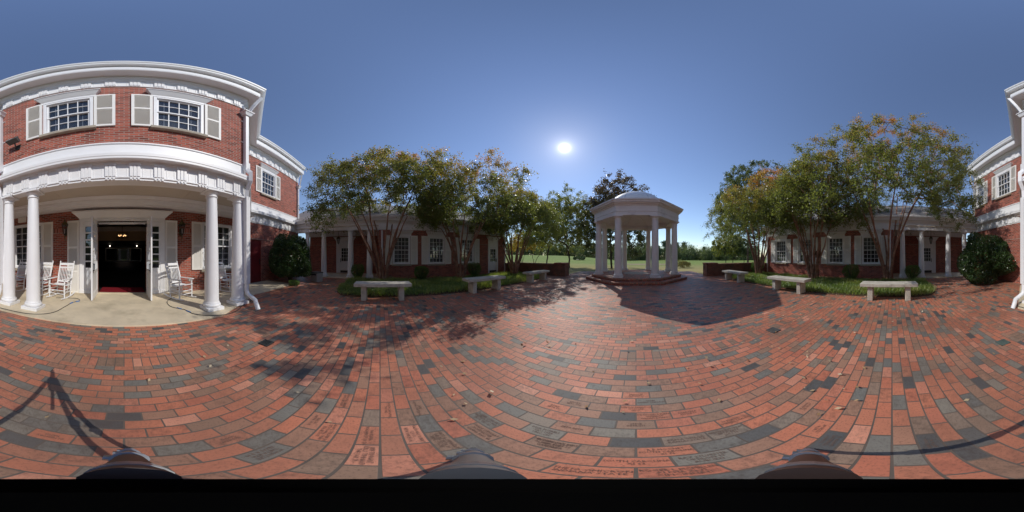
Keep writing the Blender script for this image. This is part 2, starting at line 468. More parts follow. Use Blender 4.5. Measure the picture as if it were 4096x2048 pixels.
        if bevel:
            b = o.modifiers.new('bevel', 'BEVEL'); b.width = bevel; b.segments = 2; b.limit_method = 'ANGLE'; b.angle_limit = R(50)
        return o
def offset_path(path, o, closed=False):
    n = len(path); out = []
    def nrm(a, b):
        dx, dy = b[0] - a[0], b[1] - a[1]; l = math.hypot(dx, dy); return (-dy / l, dx / l)
    for i in range(n):
        if closed or 0 < i < n - 1:
            n1 = nrm(path[i - 1], path[i]); n2 = nrm(path[i], path[(i + 1) % n])
        elif i == 0:
            n1 = n2 = nrm(path[0], path[1])
        else:
            n1 = n2 = nrm(path[-2], path[-1])
        bx, by = n1[0] + n2[0], n1[1] + n2[1]
        k = 2.0 / (bx * bx + by * by)
        out.append((path[i][0] + bx * k * o, path[i][1] + by * k * o))
    return out
def tag(o, label, cat, group=None, kind=None):
    if label: o['label'] = label
    if cat: o['category'] = cat
    if group: o['group'] = group
    if kind: o['kind'] = kind
    return o
def thing(name, label, cat, loc=(0, 0, 0), group=None, rz=0.0):
    o = bpy.data.objects.new(name, None); COL.objects.link(o)
    o.empty_display_size = 0.2
    o.location = loc; o.rotation_euler = (0, 0, rz)
    OFF[o.name] = tuple(loc) if rz == 0 else (0, 0, 0)
    return tag(o, label, cat, group)
def local_thing(name, label, cat, loc, rz, group=None):
    o = thing(name, label, cat, loc, group, 0.0)
    o.rotation_euler = (0, 0, rz); OFF[o.name] = (0, 0, 0)
    return o
def copy_tree(o, parent=None):
    c = o.copy(); COL.objects.link(c)
    if parent: c.parent = parent
    for ch in list(o.children):
        copy_tree(ch, c)
    return c
def structure(o):
    o['kind'] = 'structure'; return o
def wall(mb, F, u0, u1, z0, z1, holes=(), depth=0.14):
    us = sorted({u0, u1, *[h[0] for h in holes], *[h[1] for h in holes]})
    zs = sorted({z0, z1, *[h[2] for h in holes], *[h[3] for h in holes]})
    us = [u for u in us if u0 <= u <= u1]; zs = [z for z in zs if z0 <= z <= z1]
    for a, b in zip(us, us[1:]):
        for c, d in zip(zs, zs[1:]):
            um, zm = (a + b) / 2, (c + d) / 2
            if any(h[0] < um < h[1] and h[2] < zm < h[3] for h in holes):
                continue
            mb.face([F.p(a, 0, c), F.p(b, 0, c), F.p(b, 0, d), F.p(a, 0, d)])
    for h in holes:
        a, b, c, d = h
        mb.face([F.p(a, 0, c), F.p(a, -depth, c), F.p(a, -depth, d), F.p(a, 0, d)])
        mb.face([F.p(b, 0, c), F.p(b, -depth, c), F.p(b, -depth, d), F.p(b, 0, d)])
        mb.face([F.p(a, 0, d), F.p(a, -depth, d), F.p(b, -depth, d), F.p(b, 0, d)])
        mb.face([F.p(a, 0, c), F.p(a, -depth, c), F.p(b, -depth, c), F.p(b, 0, c)])

# ------------------------------------------------------------------ building pieces
def frame_ring(mb, F, u0, u1, z0, z1, w, d0, d1):
    mb.fbox(F, u0, u0 + w, d0, d1, z0, z1); mb.fbox(F, u1 - w, u1, d0, d1, z0, z1)
    mb.fbox(F, u0 + w, u1 - w, d0, d1, z0, z0 + w); mb.fbox(F, u0 + w, u1 - w, d0, d1, z1 - w, z1)
def window(parent, F, u0, u1, z0, z1, cols=4, rows=2, hood=True, blind=1.0, sill=True, blind_gap=0.055):
    mb = MB(); frame_ring(mb, F, u0, u1, z0, z1, 0.075, -0.10, 0.022)
    w = mb.build('window', 'white_paint', parent, bevel=0.006)
    a, b, c, d = u0 + 0.078, u1 - 0.078, z0 + 0.078, z1 - 0.078
    zm = (c + d) / 2
    mb = MB()
    for (lo, hi, dd) in ((zm - 0.022, d, -0.05), (c, zm + 0.022, -0.075)):
        frame_ring(mb, F, a, b, lo, hi, 0.045, dd - 0.02, dd + 0.02)
        ww, hh = (b - a - 0.09) / cols, (hi - lo - 0.09) / rows
        for i in range(1, cols):
            mb.fbox(F, a + 0.045 + i * ww - 0.010, a + 0.045 + i * ww + 0.010, dd - 0.012, dd + 0.012, lo + 0.046, hi - 0.046)
        for i in range(1, rows):
            mb.fbox(F, a + 0.046, b - 0.046, dd - 0.009, dd + 0.009, lo + 0.045 + i * hh - 0.010, lo + 0.045 + i * hh + 0.010)
    mb.build('sash', 'white_paint', w)
    mb = MB()
    mb.face([F.p(a, -0.062, zm), F.p(b, -0.062, zm), F.p(b, -0.062, d), F.p(a, -0.062, d)])
    mb.face([F.p(a, -0.087, c), F.p(b, -0.087, c), F.p(b, -0.087, zm), F.p(a, -0.087, zm)])
    mb.build('pane', 'glass', w)
    if blind > 0:
        mb = MB(); z = d; zb = d - (d - c) * blind
        while z > zb:
            mb.hexa([F.p(a, -0.132, z - 0.014), F.p(b, -0.132, z - 0.014), F.p(b, -0.118, z - 0.028), F.p(a, -0.118, z - 0.028),
                     F.p(a, -0.132, z - 0.011), F.p(b, -0.132, z - 0.011), F.p(b, -0.118, z - 0.025), F.p(a, -0.118, z - 0.025)])
            z -= blind_gap
        for k in (0.18, 0.82):
            u = a + (b - a) * k
            mb.fbox(F, u - 0.008, u + 0.008, -0.128, -0.124, zb, d)
        mb.build('blind', 'blind', w)
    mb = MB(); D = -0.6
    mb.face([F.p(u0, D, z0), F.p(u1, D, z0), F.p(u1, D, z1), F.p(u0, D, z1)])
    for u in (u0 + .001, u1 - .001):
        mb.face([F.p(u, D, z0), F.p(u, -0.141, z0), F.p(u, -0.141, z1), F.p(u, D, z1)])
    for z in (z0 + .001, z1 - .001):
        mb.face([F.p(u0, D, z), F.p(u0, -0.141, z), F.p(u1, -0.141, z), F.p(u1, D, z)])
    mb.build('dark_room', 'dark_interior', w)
    if sill:
        mb = MB(); mb.prism(F, u0 - 0.07, u1 + 0.07, [(-0.02, z0 - 0.002), (0.105, z0 - 0.018), (0.105, z0 - 0.11), (-0.02, z0 - 0.11)])
        mb.build('sill', 'sill_stone', w, bevel=0.006)
    if hood:
        mb = MB(); mb.prism(F, u0 - 0.06, u1 + 0.06, [(0.0, z1 + 0.002), (0.03, z1 + 0.002), (0.03, z1 + 0.10), (0.05, z1 + 0.13), (0.0, z1 + 0.13)])
        e = 0.10
        lo, hi = offset_hood(F, u0 - 0.06, u1 + 0.06, z1 + 0.13, 0.05, 0.05 + e, z1 + 0.30, e)
        mb.faces(lo + hi, [(0, 1, 5, 4), (1, 2, 6, 5), (2, 3, 7, 6), (3, 0, 4, 7), (4, 5, 6, 7), (3, 2, 1, 0)])
        mb.fbox(F, u0 - 0.06 - e - 0.015, u1 + 0.06 + e + 0.015, 0.0, 0.05 + e + 0.015, z1 + 0.30, z1 + 0.335)
        mb.build('hood', 'white_paint', w, bevel=0.005)
    return w
def offset_hood(F, u0, u1, z0, d0, d1, z1, e):
    lo = [F.p(u0, 0, z0), F.p(u1, 0, z0), F.p(u1, d0, z0), F.p(u0, d0, z0)]
    hi = [F.p(u0 - e, 0, z1), F.p(u1 + e, 0, z1), F.p(u1 + e, d1, z1), F.p(u0 - e, d1, z1)]
    return lo, hi
def shutter(parent, F, u0, u1, z0, z1, mat='cream_paint', panels=2, split=None):
    mb = MB(); w = 0.065
    frame_ring(mb, F, u0, u1, z0, z1, w, 0.012, 0.05)
    cuts = split or [z0 + (z1 - z0) * i / panels for i in range(1, panels)]
    for c in cuts:
        mb.fbox(F, u0 + w, u1 - w, 0.013, 0.049, c - 0.035, c + 0.035)
    edges = [z0 + w] + [e for c in cuts for e in (c - 0.035, c + 0.035)] + [z1 - w]
    for a, b in zip(edges[::2], edges[1::2]):
        z = a + 0.004
        while z + 0.034 < b:
            mb.hexa([F.p(u0 + w, 0.020, z + 0.024), F.p(u1 - w, 0.020, z + 0.024), F.p(u1 - w, 0.044, z), F.p(u0 + w, 0.044, z),
                     F.p(u0 + w, 0.020, z + 0.031), F.p(u1 - w, 0.020, z + 0.031), F.p(u1 - w, 0.044, z + 0.008), F.p(u0 + w, 0.044, z + 0.008)])
            z += 0.036
    mb.fbox(F, u0 + w, u1 - w, 0.008, 0.018, z0 + w, z1 - w)
    return mb.build('shutter', mat, parent)
def column(parent, x, y, z0, z1, rb=0.183, rt=0.134, plinth=0.23, mat='white_paint'):
    mb = MB(); n = 28; H = z1 - z0
    prof = [(rb + 0.012, 0.20), (rb + 0.004, 0.215), (rb, 0.24)]
    for i in range(1, 11):
        t = i / 10
        prof.append((rb + (rt - rb) * (t ** 1.5), 0.24 + (H - 0.24 - 0.20) * t))
    mb.lathe((x, y, z0), prof, n)
    c = mb.build('column', mat, parent, smooth=True)
    mb = MB()
    mb.box(x - plinth, x + plinth, y - plinth, y + plinth, z0, z0 + 0.085)
    mb.build('plinth', mat, c, bevel=0.008)
    mb = MB()
    tor = [(rb - 0.02, 0.086)]
    for i in range(9):
        a = -math.pi / 2 + math.pi * i / 8
        tor.append((rb + 0.01 + 0.038 * math.cos(a), 0.132 + 0.045 * math.sin(a)))
    tor += [(rb + 0.018, 0.178), (rb + 0.018, 0.199), (rb - 0.02, 0.2)]
    mb.lathe((x, y, z0), tor, n)
    mb.build('base', mat, c, smooth=True)
    mb = MB(); k = H - 0.2
    cap = [(rt - 0.01, k), (rt + 0.022, k + 0.005), (rt + 0.022, k + 0.022), (rt + 0.002, k + 0.026), (rt, k + 0.075), (rt + 0.018, k + 0.085),
           (rt + 0.035, k + 0.10), (rt + 0.058, k + 0.13), (rt + 0.062, k + 0.145), (rt + 0.03, k + 0.149)]
    mb.lathe((x, y, z0), cap, n)
    q = rt + 0.086
    mb.box(x - q, x + q, y - q, y + q, z1 - 0.05, z1 - 0.003)
    mb.build('capital', mat, c, smooth=True)
    return c
def triglyphs(mb, path, z0, z1, spacing, width, off=0.0, guttae=True):
    for a, b in zip(path, path[1:]):
        dx, dy = b[0] - a[0], b[1] - a[1]; L = math.hypot(dx, dy)
        t = (dx / L, dy / L); n = (-t[1], t[0]); F = Frame(a, t, n)
        cnt = max(1, int(round(L / spacing))); sp = L / cnt
        for i in range(cnt):
            u = (i + 0.5) * sp
            if u < width or u > L - width * 0.7: continue
            mb.fbox(F, u - width / 2, u + width / 2, off + 0.001, off + 0.022, z0, z1)
            bw = width / 3 - 0.017
            for k in (-1, 0, 1):
                c = u + k * width / 3
                mb.fbox(F, c - bw / 2, c + bw / 2, off + 0.022, off + 0.042, z0, z1 - 0.05)
            mb.fbox(F, u - width / 2 - .006, u + width / 2 + .006, off + 0.022, off + 0.055, z1 - 0.05, z1)
            if guttae:
                for k in (-1, 0, 1):
                    c = u + k * width / 3
                    mb.fbox(F, c - 0.022, c + 0.022, off + 0.002, off + 0.04, z0 - 0.085, z0 - 0.045)
            # panel edge lines of the metope between two triglyphs
            for k in (-1, 1):
                c = u + k * width * 0.72
                mb.fbox(F, c - 0.006, c + 0.006, off + 0.001, off + 0.01, z0 + 0.01, z1 - 0.03)
def fbox_part(name, mat, parent, F, *boxes, bevel=0.0):
    mb = MB()
    for b in boxes: mb.fbox(F, *b)
    return mb.build(name, mat, parent, bevel=bevel)
def downspout(parent, F, u, z_top, z_bot, shoe, r=0.055, head=True, foot_dir=(0, 1)):
    mb = MB()
    mb.fbox(F, u - r, u + r, 0.02, 0.13, z_bot, z_top)
    if head:
        lo = [F.p(u - 0.10, 0.0, z_top), F.p(u + 0.10, 0.0, z_top), F.p(u + 0.10, 0.17, z_top), F.p(u - 0.10, 0.17, z_top)]
        hi = [F.p(u - 0.15, 0.0, z_top + 0.16), F.p(u + 0.15, 0.0, z_top + 0.16), F.p(u + 0.15, 0.23, z_top + 0.16), F.p(u - 0.15, 0.23, z_top + 0.16)]
        mb.faces(lo + hi, [(0, 1, 5, 4), (1, 2, 6, 5), (2, 3, 7, 6), (3, 0, 4, 7), (4, 5, 6, 7), (3, 2, 1, 0)])
        mb.fbox(F, u - 0.17, u + 0.17, 0.0, 0.25, z_top + 0.16, z_top + 0.21)
    return mb

def wood_door(parent, F, u0, u1, z0, z1, cols=3, rows=4, gz=0.42, pull=1, kick=True, mat='white_paint', d0=-0.05, d1=0.0):
    """a leaf with a lattice of panes over a flat lower panel"""
    mb = MB(); st = 0.115; zg = z0 + (z1 - z0) * gz
    mb.fbox(F, u0, u0 + st, d0, d1, z0, z1); mb.fbox(F, u1 - st, u1, d0, d1, z0, z1)
    mb.fbox(F, u0 + st, u1 - st, d0, d1, z1 - st, z1); mb.fbox(F, u0 + st, u1 - st, d0, d1, zg - 0.08, zg)
    mb.fbox(F, u0 + st, u1 - st, d0, d1, z0, z0 + 0.2); mb.fbox(F, u0 + st, u1 - st, d0 + 0.012, d1 - 0.012, z0 + 0.2, zg - 0.08)
    W = (u1 - u0 - 2 * st) / cols; Hh = (z1 - st - zg) / rows
    for i in range(1, cols):
        mb.fbox(F, u0 + st + i * W - 0.012, u0 + st + i * W + 0.012, d0 + 0.008, d1 - 0.008, zg, z1 - st)
    for i in range(1, rows):
        mb.fbox(F, u0 + st, u1 - st, d0 + 0.01, d1 - 0.01, zg + i * Hh - 0.012, zg + i * Hh + 0.012)
    dr = mb.build('door', mat, parent)
    mb = MB(); dm = (d0 + d1) / 2
    mb.face([F.p(u0 + st, dm, zg), F.p(u1 - st, dm, zg), F.p(u1 - st, dm, z1 - st), F.p(u0 + st, dm, z1 - st)])
    mb.build('pane', 'glass', dr)
    if pull:
        u = u0 + 0.06 if pull < 0 else u1 - 0.06
        fbox_part('handle', 'black_metal', dr, F, (u - 0.022, u + 0.022, d1 + 0.001, d1 + 0.012, z0 + 0.85, z0 + 1.15), (u - 0.012, u + 0.012, d1 + 0.03, d1 + 0.048, z0 + 0.9, z0 + 1.12),
                  (u - 0.012, u + 0.012, d1 + 0.012, d1 + 0.03, z0 + 0.9, z0 + 0.93), (u - 0.012, u + 0.012, d1 + 0.012, d1 + 0.03, z0 + 1.09, z0 + 1.12))
    if kick:
        fbox_part('kick_plate', 'kick_plate', dr, F, (u0 + 0.03, u1 - 0.03, d1 + 0.001, d1 + 0.005, z0 + 0.02, z0 + 0.2))
    return dr
def door_case(parent, F, u0, u1, z0, zh, ztop, d=0.03):
    """white case round an opening with a crown hood"""
    mb = MB()
    mb.fbox(F, u0, u0 + 0.12, -0.06, d, z0, zh); mb.fbox(F, u1 - 0.12, u1, -0.06, d, z0, zh)
    mb.fbox(F, u0, u1, -0.06, d + 0.004, zh, zh + 0.1)
    e = 0.16
    lo, hi = offset_hood(F, u0, u1, zh + 0.1, d + 0.01, d + 0.17, ztop - 0.05, e)
    mb.faces(lo + hi, [(0, 1, 5, 4), (1, 2, 6, 5), (2, 3, 7, 6), (3, 0, 4, 7), (4, 5, 6, 7), (3, 2, 1, 0)])
    mb.fbox(F, u0 - e - 0.02, u1 + e + 0.02, 0.0, d + 0.19, ztop - 0.05, ztop)
    return mb.build('door_case', 'white_paint', parent, bevel=0.006)

# ------------------------------------------------------------------ main building
X0 = 0.05
def main_building():
    P = thing('main_building', 'two-storey red brick building with white columned porch and open double doors', 'building', (0, -5.8, 0))
    G = Frame((0, -5.8), (1, 0), (0, 1)); B = Frame((0, -3.4), (1, 0), (0, 1))
    XB = 3.05; XC = 5.45; XE = 10.57
    path = [(-XE, -5.8), (-XC, -5.8), (-XB, -3.4), (XB + .06, -3.4), (XC + .06, -5.8), (XE, -5.8)]
    bayw = [(-1.80, -0.62, 4.90, 6.50), (0.65, 1.83, 4.90, 6.50)]
    wingw = [(-7.75, -6.5, 4.95, 6.55), (6.5, 7.75, 4.95, 6.55), (9.15, 10.1, 4.95, 6.55)]
    gfw = [(3.16, 4.66, 0.86, 2.78), (-4.50, -3.02, 0.86, 2.78)]
    mb = MB()
    wall(mb, G, -XE, XE, -0.05, 3.2, [*gfw, (-0.80, 0.94, -0.05, 2.62), (-6.52, -5.72, -0.05, 2.24)])
    wall(mb, G, -XE, -XC, 4.15, 7.3, [w for w in wingw if w[0] < 0])
    wall(mb, G, XC + .06, XE, 4.15, 7.3, [w for w in wingw if w[0] > 0])
    wall(mb, B, -XB, XB + .06, 4.15, 7.3, bayw)
    mb.face([(-XB, -3.4, 4.15), (-XC, -5.8, 4.15), (-XC, -5.8, 7.3), (-XB, -3.4, 7.3)])
    mb.face([(XB + .06, -3.4, 4.15), (XC + .06, -5.8, 4.15), (XC + .06, -5.8, 7.3), (XB + .06, -3.4, 7.3)])
    for s in (-1, 1):
        mb.face([(s * XE, -5.8, -0.05), (s * XE, -17, -0.05), (s * XE, -17, 8.3), (s * XE, -5.8, 8.3)])
    mb.face([(-XE, -17, 0), (XE, -17, 0), (XE, -17, 8.3), (-XE, -17, 8.3)])
    mb.build('wall', 'brick', P)
    # upright brick course over doors and windows of the ground floor
    for a, b in ((-10.5, -6.52), (-6.52, -5.72), (-5.72, -5.0), (-2.53, -1.97), (2.12, 2.7), (5.15, 10.5)):
        fbox_part('brick_course', 'brick_upright', P, G, (a, b, -0.02, 0.006, 2.26, 2.47))
    # lower entablature round bay, splays and wings
    lp = [(-.30, 3.11), (0.001, 3.11), (0.001, 3.165), (.026, 3.165), (.026, 3.195), (0.001, 3.2), (0.001, 3.55), (.03, 3.56), (.035, 3.585), (.05, 3.615), (.20, 3.618), (.20, 3.605), (.205, 3.605), (.205, 3.66),
          (.215, 3.675), (.215, 3.755), (.03, 3.80), (.022, 4.17), (.05, 4.18), (.05, 4.215), (.0, 4.23)]
    mb = MB(); mb.sweep(path, lp); triglyphs(mb, path, 3.20, 3.55, 0.53, 0.235)
    mb.sweep(path, [(-.30, 3.11), (-.30, 3.4)])
    mb.build('entablature', 'white_paint', P)
    up = [(0.0, 7.15), (.035, 7.16), (.035, 7.20), (.012, 7.22), (.012, 7.56), (.05, 7.60), (.07, 7.66), (.12, 7.72), (.145, 7.78), (.15, 7.86), (.455, 7.86), (.455, 7.84), (.46, 7.84),
          (.46, 7.88), (.47, 7.89), (.47, 8.12), (.44, 8.16), (.44, 8.22)]
    mb = MB(); mb.sweep(path, up); triglyphs(mb, path, 7.25, 7.56, 0.53, 0.235, 0.012, True)
    mb.build('cornice', 'white_paint', P)
    mb = MB(); mb.sweep(path, [(.44, 8.24), (.54, 8.23), (.58, 8.28), (.585, 8.36), (.62, 8.41), (.63, 8.48), (.60, 8.485), (.59, 8.46), (.44, 8.44)])
    mb.build('gutter', 'white_paint', P)
    mb = MB(); o1 = offset_path(path, .56); o2 = offset_path(path, -1.6)
    mb.sweep(path, [(.58, 8.47), (-1.6, 9.3)])
    mb.face([(p[0], p[1], 9.3) for p in o2] + [(XE, -17, 9.3), (-XE, -17, 9.3)])
    mb.build('roof', 'shingle', P)
    # porch ceiling, wall beam
    mb = MB()
    mb.face([(-XC, -5.8, 3.38), (-XB, -3.45, 3.38), (XB + .06, -3.45, 3.38), (XC + .06, -5.8, 3.38)])
    for x in (-1.9, 0.05, 2.0):
        mb.box(x - 0.012, x + 0.012, -5.0, -3.7, 3.368, 3.378)
    mb.build('porch_ceiling', 'ceiling_paint', P)
    mb = MB(); mb.prism(G, -XC + .1, XC - .04, [(0.002, 3.12), (.30, 3.125), (.31, 3.16), (.36, 3.17), (.40, 3.24), (.66, 3.25), (.67, 3.29), (.72, 3.31), (.78, 3.37), (0.002, 3.37)])
    mb.build('porch_beam', 'white_paint', P)
    for x in (-2.95, -2.10, 2.19, 3.0):
        column(P, x, -3.52, 0.03, 3.11)
    for w in bayw:
        window(P, B, *w, cols=4, rows=2)
        shutter(P, B, w[0] - 0.47, w[0] - 0.02, w[2] - .02, w[3] + 0.06); shutter(P, B, w[1] + 0.02, w[1] + 0.47, w[2] - .02, w[3] + 0.06)
    for w in wingw:
        window(P, G, *w, cols=4, rows=2, blind=0.0 if w[0] < -6 else 1.0)
        shutter(P, G, w[0] - 0.45, w[0] - 0.01, w[2], w[3] + 0.08); shutter(P, G, w[1] + 0.01, w[1] + 0.45, w[2], w[3] + 0.08)
    for i, w in enumerate(gfw):
        window(P, G, *w, cols=4, rows=3, hood=False, blind=1.0)
        shutter(P, G, w[0] - 0.47, w[0] - 0.01, w[2], w[3] - 0.02); shutter(P, G, w[1] + 0.01, w[1] + 0.47, w[2], w[3] - 0.02)
    # entrance
    mb = MB()
    for a, b in ((-1.47, -1.30), (-0.93, -0.80), (0.94, 1.07), (1.44, 1.61)):
        mb.fbox(G, a, b, 0.0, 0.075, 0.03, 2.66)
    for a, b in ((-1.47, -0.80), (0.94, 1.61)):
        mb.fbox(G, a - .005, b + .005, 0.0, 0.09, 0.03, 0.17)
        mb.fbox(G, a + .1, b - .1, 0.0, 0.05, 0.172, 0.94)
        mb.fbox(G, a + .17, b - .17, 0.05, 0.062, 0.28, 0.86)
        mb.fbox(G, a + .1, b - .1, 0.0, 0.05, 2.50, 2.66)
    mb.fbox(G, -1.47, 1.61, 0.0, 0.08, 2.662, 2.74)
    mb.fbox(G, -1.47, 1.61, 0.0, 0.10, 2.74, 2.78)
    lo, hi = offset_hood(G, -1.47, 1.61, 2.78, 0.10, 0.30, 2.97, 0.2)
    mb.faces(lo + hi, [(0, 1, 5, 4), (1, 2, 6, 5), (2, 3, 7, 6), (3, 0, 4, 7), (4, 5, 6, 7), (3, 2, 1, 0)])
    mb.fbox(G, -1.69, 1.83, 0.0, 0.325, 2.97, 3.02)
    mb.build('door_case', 'white_paint', P, bevel=0.005)
    for a, b in ((-1.30, -0.93), (1.07, 1.44)):
        mb = MB(); zs = np.linspace(0.95, 2.50, 7)
        for i in range(7):
            mb.fbox(G, a, b, 0.005, 0.055, zs[i] - 0.022, zs[i] + 0.022)
        for u in (a, b - 0.045):
            mb.fbox(G, u, u + 0.045, 0.006, 0.054, 0.95, 2.5)
        s = mb.build('sidelight', 'white_paint', P)
        mb = MB(); mb.face([G.p(a, 0.022, 0.95), G.p(b, 0.022, 0.95), G.p(b, 0.022, 2.5), G.p(a, 0.022, 2.5)])
        mb.build('pane', 'glass', s)
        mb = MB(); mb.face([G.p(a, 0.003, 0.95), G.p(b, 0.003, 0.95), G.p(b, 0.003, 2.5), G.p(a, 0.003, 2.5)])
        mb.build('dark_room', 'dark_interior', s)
    shutter(P, G, -1.95, -1.49, 0.03, 2.73, split=[1.72, 0.82]); shutter(P, G, 1.63, 2.09, 0.03, 2.73, split=[1.72, 0.82])
    # open leaves standing straight out
    for x, s in ((0.925, -1), (-0.785, 1)):
        L = Frame((x, -5.70), (0, 1), (s, 0))
        d = wood_door(P, L, 0.0, 0.97, 0.05, 2.6, cols=3, rows=5, gz=0.36, pull=1, kick=False, d0=-0.045, d1=0.0)
        mb = MB(); mb.fbox(L, 0.02, 0.14, 0.001, 0.05, 2.42, 2.54); mb.build('closer', 'black_metal', d)
        mb = MB(); mb.tube([L.p(0.08, 0.03, 2.5), L.p(0.05, 0.25, 2.52), L.p(-0.08, 0.42, 2.52)], 0.012, 5); mb.build('closer_arm', 'black_metal', d)
    fbox_part('door_head', 'white_paint', P, G, (-0.80, 0.94, -0.14, 0.0, 2.56, 2.66))
    fbox_part('threshold', 'concrete', P, G, (-0.80, 0.94, -0.14, 0.04, 0.025, 0.05))
    # lobby seen through the doors
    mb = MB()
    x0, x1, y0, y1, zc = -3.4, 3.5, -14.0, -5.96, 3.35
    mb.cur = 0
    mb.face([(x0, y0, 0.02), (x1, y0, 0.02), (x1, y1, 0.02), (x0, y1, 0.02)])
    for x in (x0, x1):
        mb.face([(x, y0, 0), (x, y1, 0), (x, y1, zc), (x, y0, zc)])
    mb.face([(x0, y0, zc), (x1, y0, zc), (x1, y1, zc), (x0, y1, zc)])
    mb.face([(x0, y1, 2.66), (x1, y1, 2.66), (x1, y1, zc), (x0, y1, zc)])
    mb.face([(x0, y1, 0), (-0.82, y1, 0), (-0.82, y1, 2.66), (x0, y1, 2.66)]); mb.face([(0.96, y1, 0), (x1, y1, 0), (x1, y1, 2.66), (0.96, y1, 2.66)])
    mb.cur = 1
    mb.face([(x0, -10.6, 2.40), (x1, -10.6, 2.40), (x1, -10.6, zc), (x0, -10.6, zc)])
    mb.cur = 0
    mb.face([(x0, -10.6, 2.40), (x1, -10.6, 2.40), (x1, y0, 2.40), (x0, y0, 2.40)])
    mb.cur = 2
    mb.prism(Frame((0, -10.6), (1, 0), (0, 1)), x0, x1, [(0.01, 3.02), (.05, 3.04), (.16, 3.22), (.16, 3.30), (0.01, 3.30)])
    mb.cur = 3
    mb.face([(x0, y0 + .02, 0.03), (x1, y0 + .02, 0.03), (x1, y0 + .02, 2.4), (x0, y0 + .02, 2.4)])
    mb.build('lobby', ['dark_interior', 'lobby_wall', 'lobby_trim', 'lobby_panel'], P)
    LB = Frame((0, -13.97), (1, 0), (0, 1))
    mb = MB(); frame_ring(mb, LB, -1.5, 1.6, .95, 2.1, .07, .0, .06)
    for u in (-.55, .55): mb.fbox(LB, u - .05, u + .05, 0.0, .06, 1.02, 2.03)
    d = mb.build('reception_window', 'lobby_trim', P)
    mb = MB(); mb.face([LB.p(-1.43, .03, 1.02), LB.p(1.53, .03, 1.02), LB.p(1.53, .03, 2.03), LB.p(-1.43, .03, 2.03)]); mb.build('pane', 'glass', d)
    for u in (-1.1, 1.2):
        mb = MB(); mb.lathe(LB.p(u, .1, 2.2), [(.02, 0), (.045, .05), (.03, .1), (0, .11)], 8); mb.build('sconce', 'bulb_white', P, smooth=True)
    # red side door
    mb = MB(); mb.fbox(G, -6.52, -5.72, -0.11, -0.06, 0.02, 2.24)
    mb.fbox(G, -6.42, -5.82, -0.06, -0.052, 0.15, 2.12)
    d = mb.build('door', 'red_door', P); d['label'] = 'dark red side door'
    fbox_part('handle', 'black_metal', d, G, (-6.44, -6.39, -0.05, -0.02, 0.95, 1.25))
    # downspouts at the bay corners
    for sx, F, foot in ((-1, B, (-2.98, -2.76)), (1, B, (3.08, -2.82))):
        u = sx * 3.12 + 0.03
        mb = downspout(P, F, u, 6.62, 4.25, None)
        a = F.p(u, 0.20, 6.83); tip = (u - sx * -0.14, -2.98, 7.86)
        mb.tube([a, (u + sx * 0.05, -3.05, 7.2), (u + sx * .2, -2.92, 7.80)], 0.06, 4)
        mb.fbox(F, u - .075, u + .075, 0.03, 0.16, 4.0, 4.28)
        mb.tube([F.p(u, .09, 4.05), F.p(u, .26, 3.86), F.p(u, .26, 3.58), F.p(u, .12, 3.32), F.p(u, .10, 3.0)], 0.075, 4)
        mb.fbox(F, u - .07, u + .07, 0.03, 0.17, 0.62, 3.1)
        for z in (6.3, 5.2):
            mb.fbox(F, u - .12, u + .12, 0.0, 0.03, z - .01, z + .01)
        d = mb.build('downspout', 'white_paint', P)
        mb = MB(); y = -3.3
        mb.tube([(u, y, .66), (u, y, .45), (u + sx * .0, y + .04, .34), (u + sx * .03, y + .16, .26), (u + sx * .03, y + .30, .20), (foot[0], foot[1] - .06, .14), (foot[0], foot[1], .01)],
                [.07, .066, .062, .06, .06, .06, .062], 12)
        mb.build('spout_shoe', 'white_paint', d, smooth=True)
    for sx in (-1, 1):
        mb = downspout(P, G, sx * 10.42, 6.62, 3.9, None)
        mb.tube([G.p(sx * 10.42, .2, 6.8), G.p(sx * 10.42, .4, 7.85)], 0.06, 4)
        mb.build('downspout', 'white_paint', P)
    # roof deck ornament: sockets
    fbox_part('wall_socket', 'bin_plastic', P, G, (-2.5, -2.42, 0.001, 0.03, 0.42, 0.56))
    fbox_part('wall_vent', 'cream_paint', P, G, (3.95, 4.35, 0.001, 0.08, 2.88, 3.1))
main_building()

# things on and in the porch
def mb_new(): return MB()
carpet = tag(fbox_part('carpet_runner', 'carpet', None, Frame((0, 0), (1, 0), (0, 1)), (-0.78, 0.92, -7.0, -5.97, 0.022, 0.045)), 'dark red carpet runner just inside the open double doors', 'carpet')

def chandelier():
    P = thing('chandelier', 'small brass chandelier with lit candle bulbs hanging in the dark lobby', 'chandelier', (0.1, -9.0, 2.45))
    c = (0.1, -9.0)
    mb = MB(); mb.tube([(c[0], c[1], 3.34), (c[0], c[1], 2.45)], 0.012, 6)
    mb.lathe((c[0], c[1], 2.36), [(0.0, 0), (0.05, 0.03), (0.03, 0.09), (0.012, 0.12)], 10)
    mb.build('rod', 'old_brass', P)
    mb = MB()
    for z in (2.40, 2.66):
        ring = [(c[0] + .33 * math.cos(a), c[1] + .33 * math.sin(a), z) for a in np.linspace(0, 2 * math.pi, 25)]
        mb.tube(ring, 0.010, 5)
    for i in range(8):
        a = i * math.pi / 4
        mb.tube([(c[0] + .33 * math.cos(a), c[1] + .33 * math.sin(a), 2.40), (c[0] + .33 * math.cos(a), c[1] + .33 * math.sin(a), 2.66)], 0.008, 4)
    mb.build('cage', 'old_brass', P)
    for i in range(6):
        a = i * math.pi / 3 + .2
        x, y = c[0] + .2 * math.cos(a), c[1] + .2 * math.sin(a)
        mb = MB(); mb.tube([(c[0], c[1], 2.42), (x, y, 2.40), (x, y, 2.5)], 0.011, 5); arm = mb.build('arm', 'old_brass', P)
        mb = MB(); mb.lathe((x, y, 2.5), [(0.008, 0), (0.016, 0.03), (0.008, 0.06), (0.0, 0.075)], 8); mb.build('bulb', 'bulb', arm, smooth=True)
chandelier()

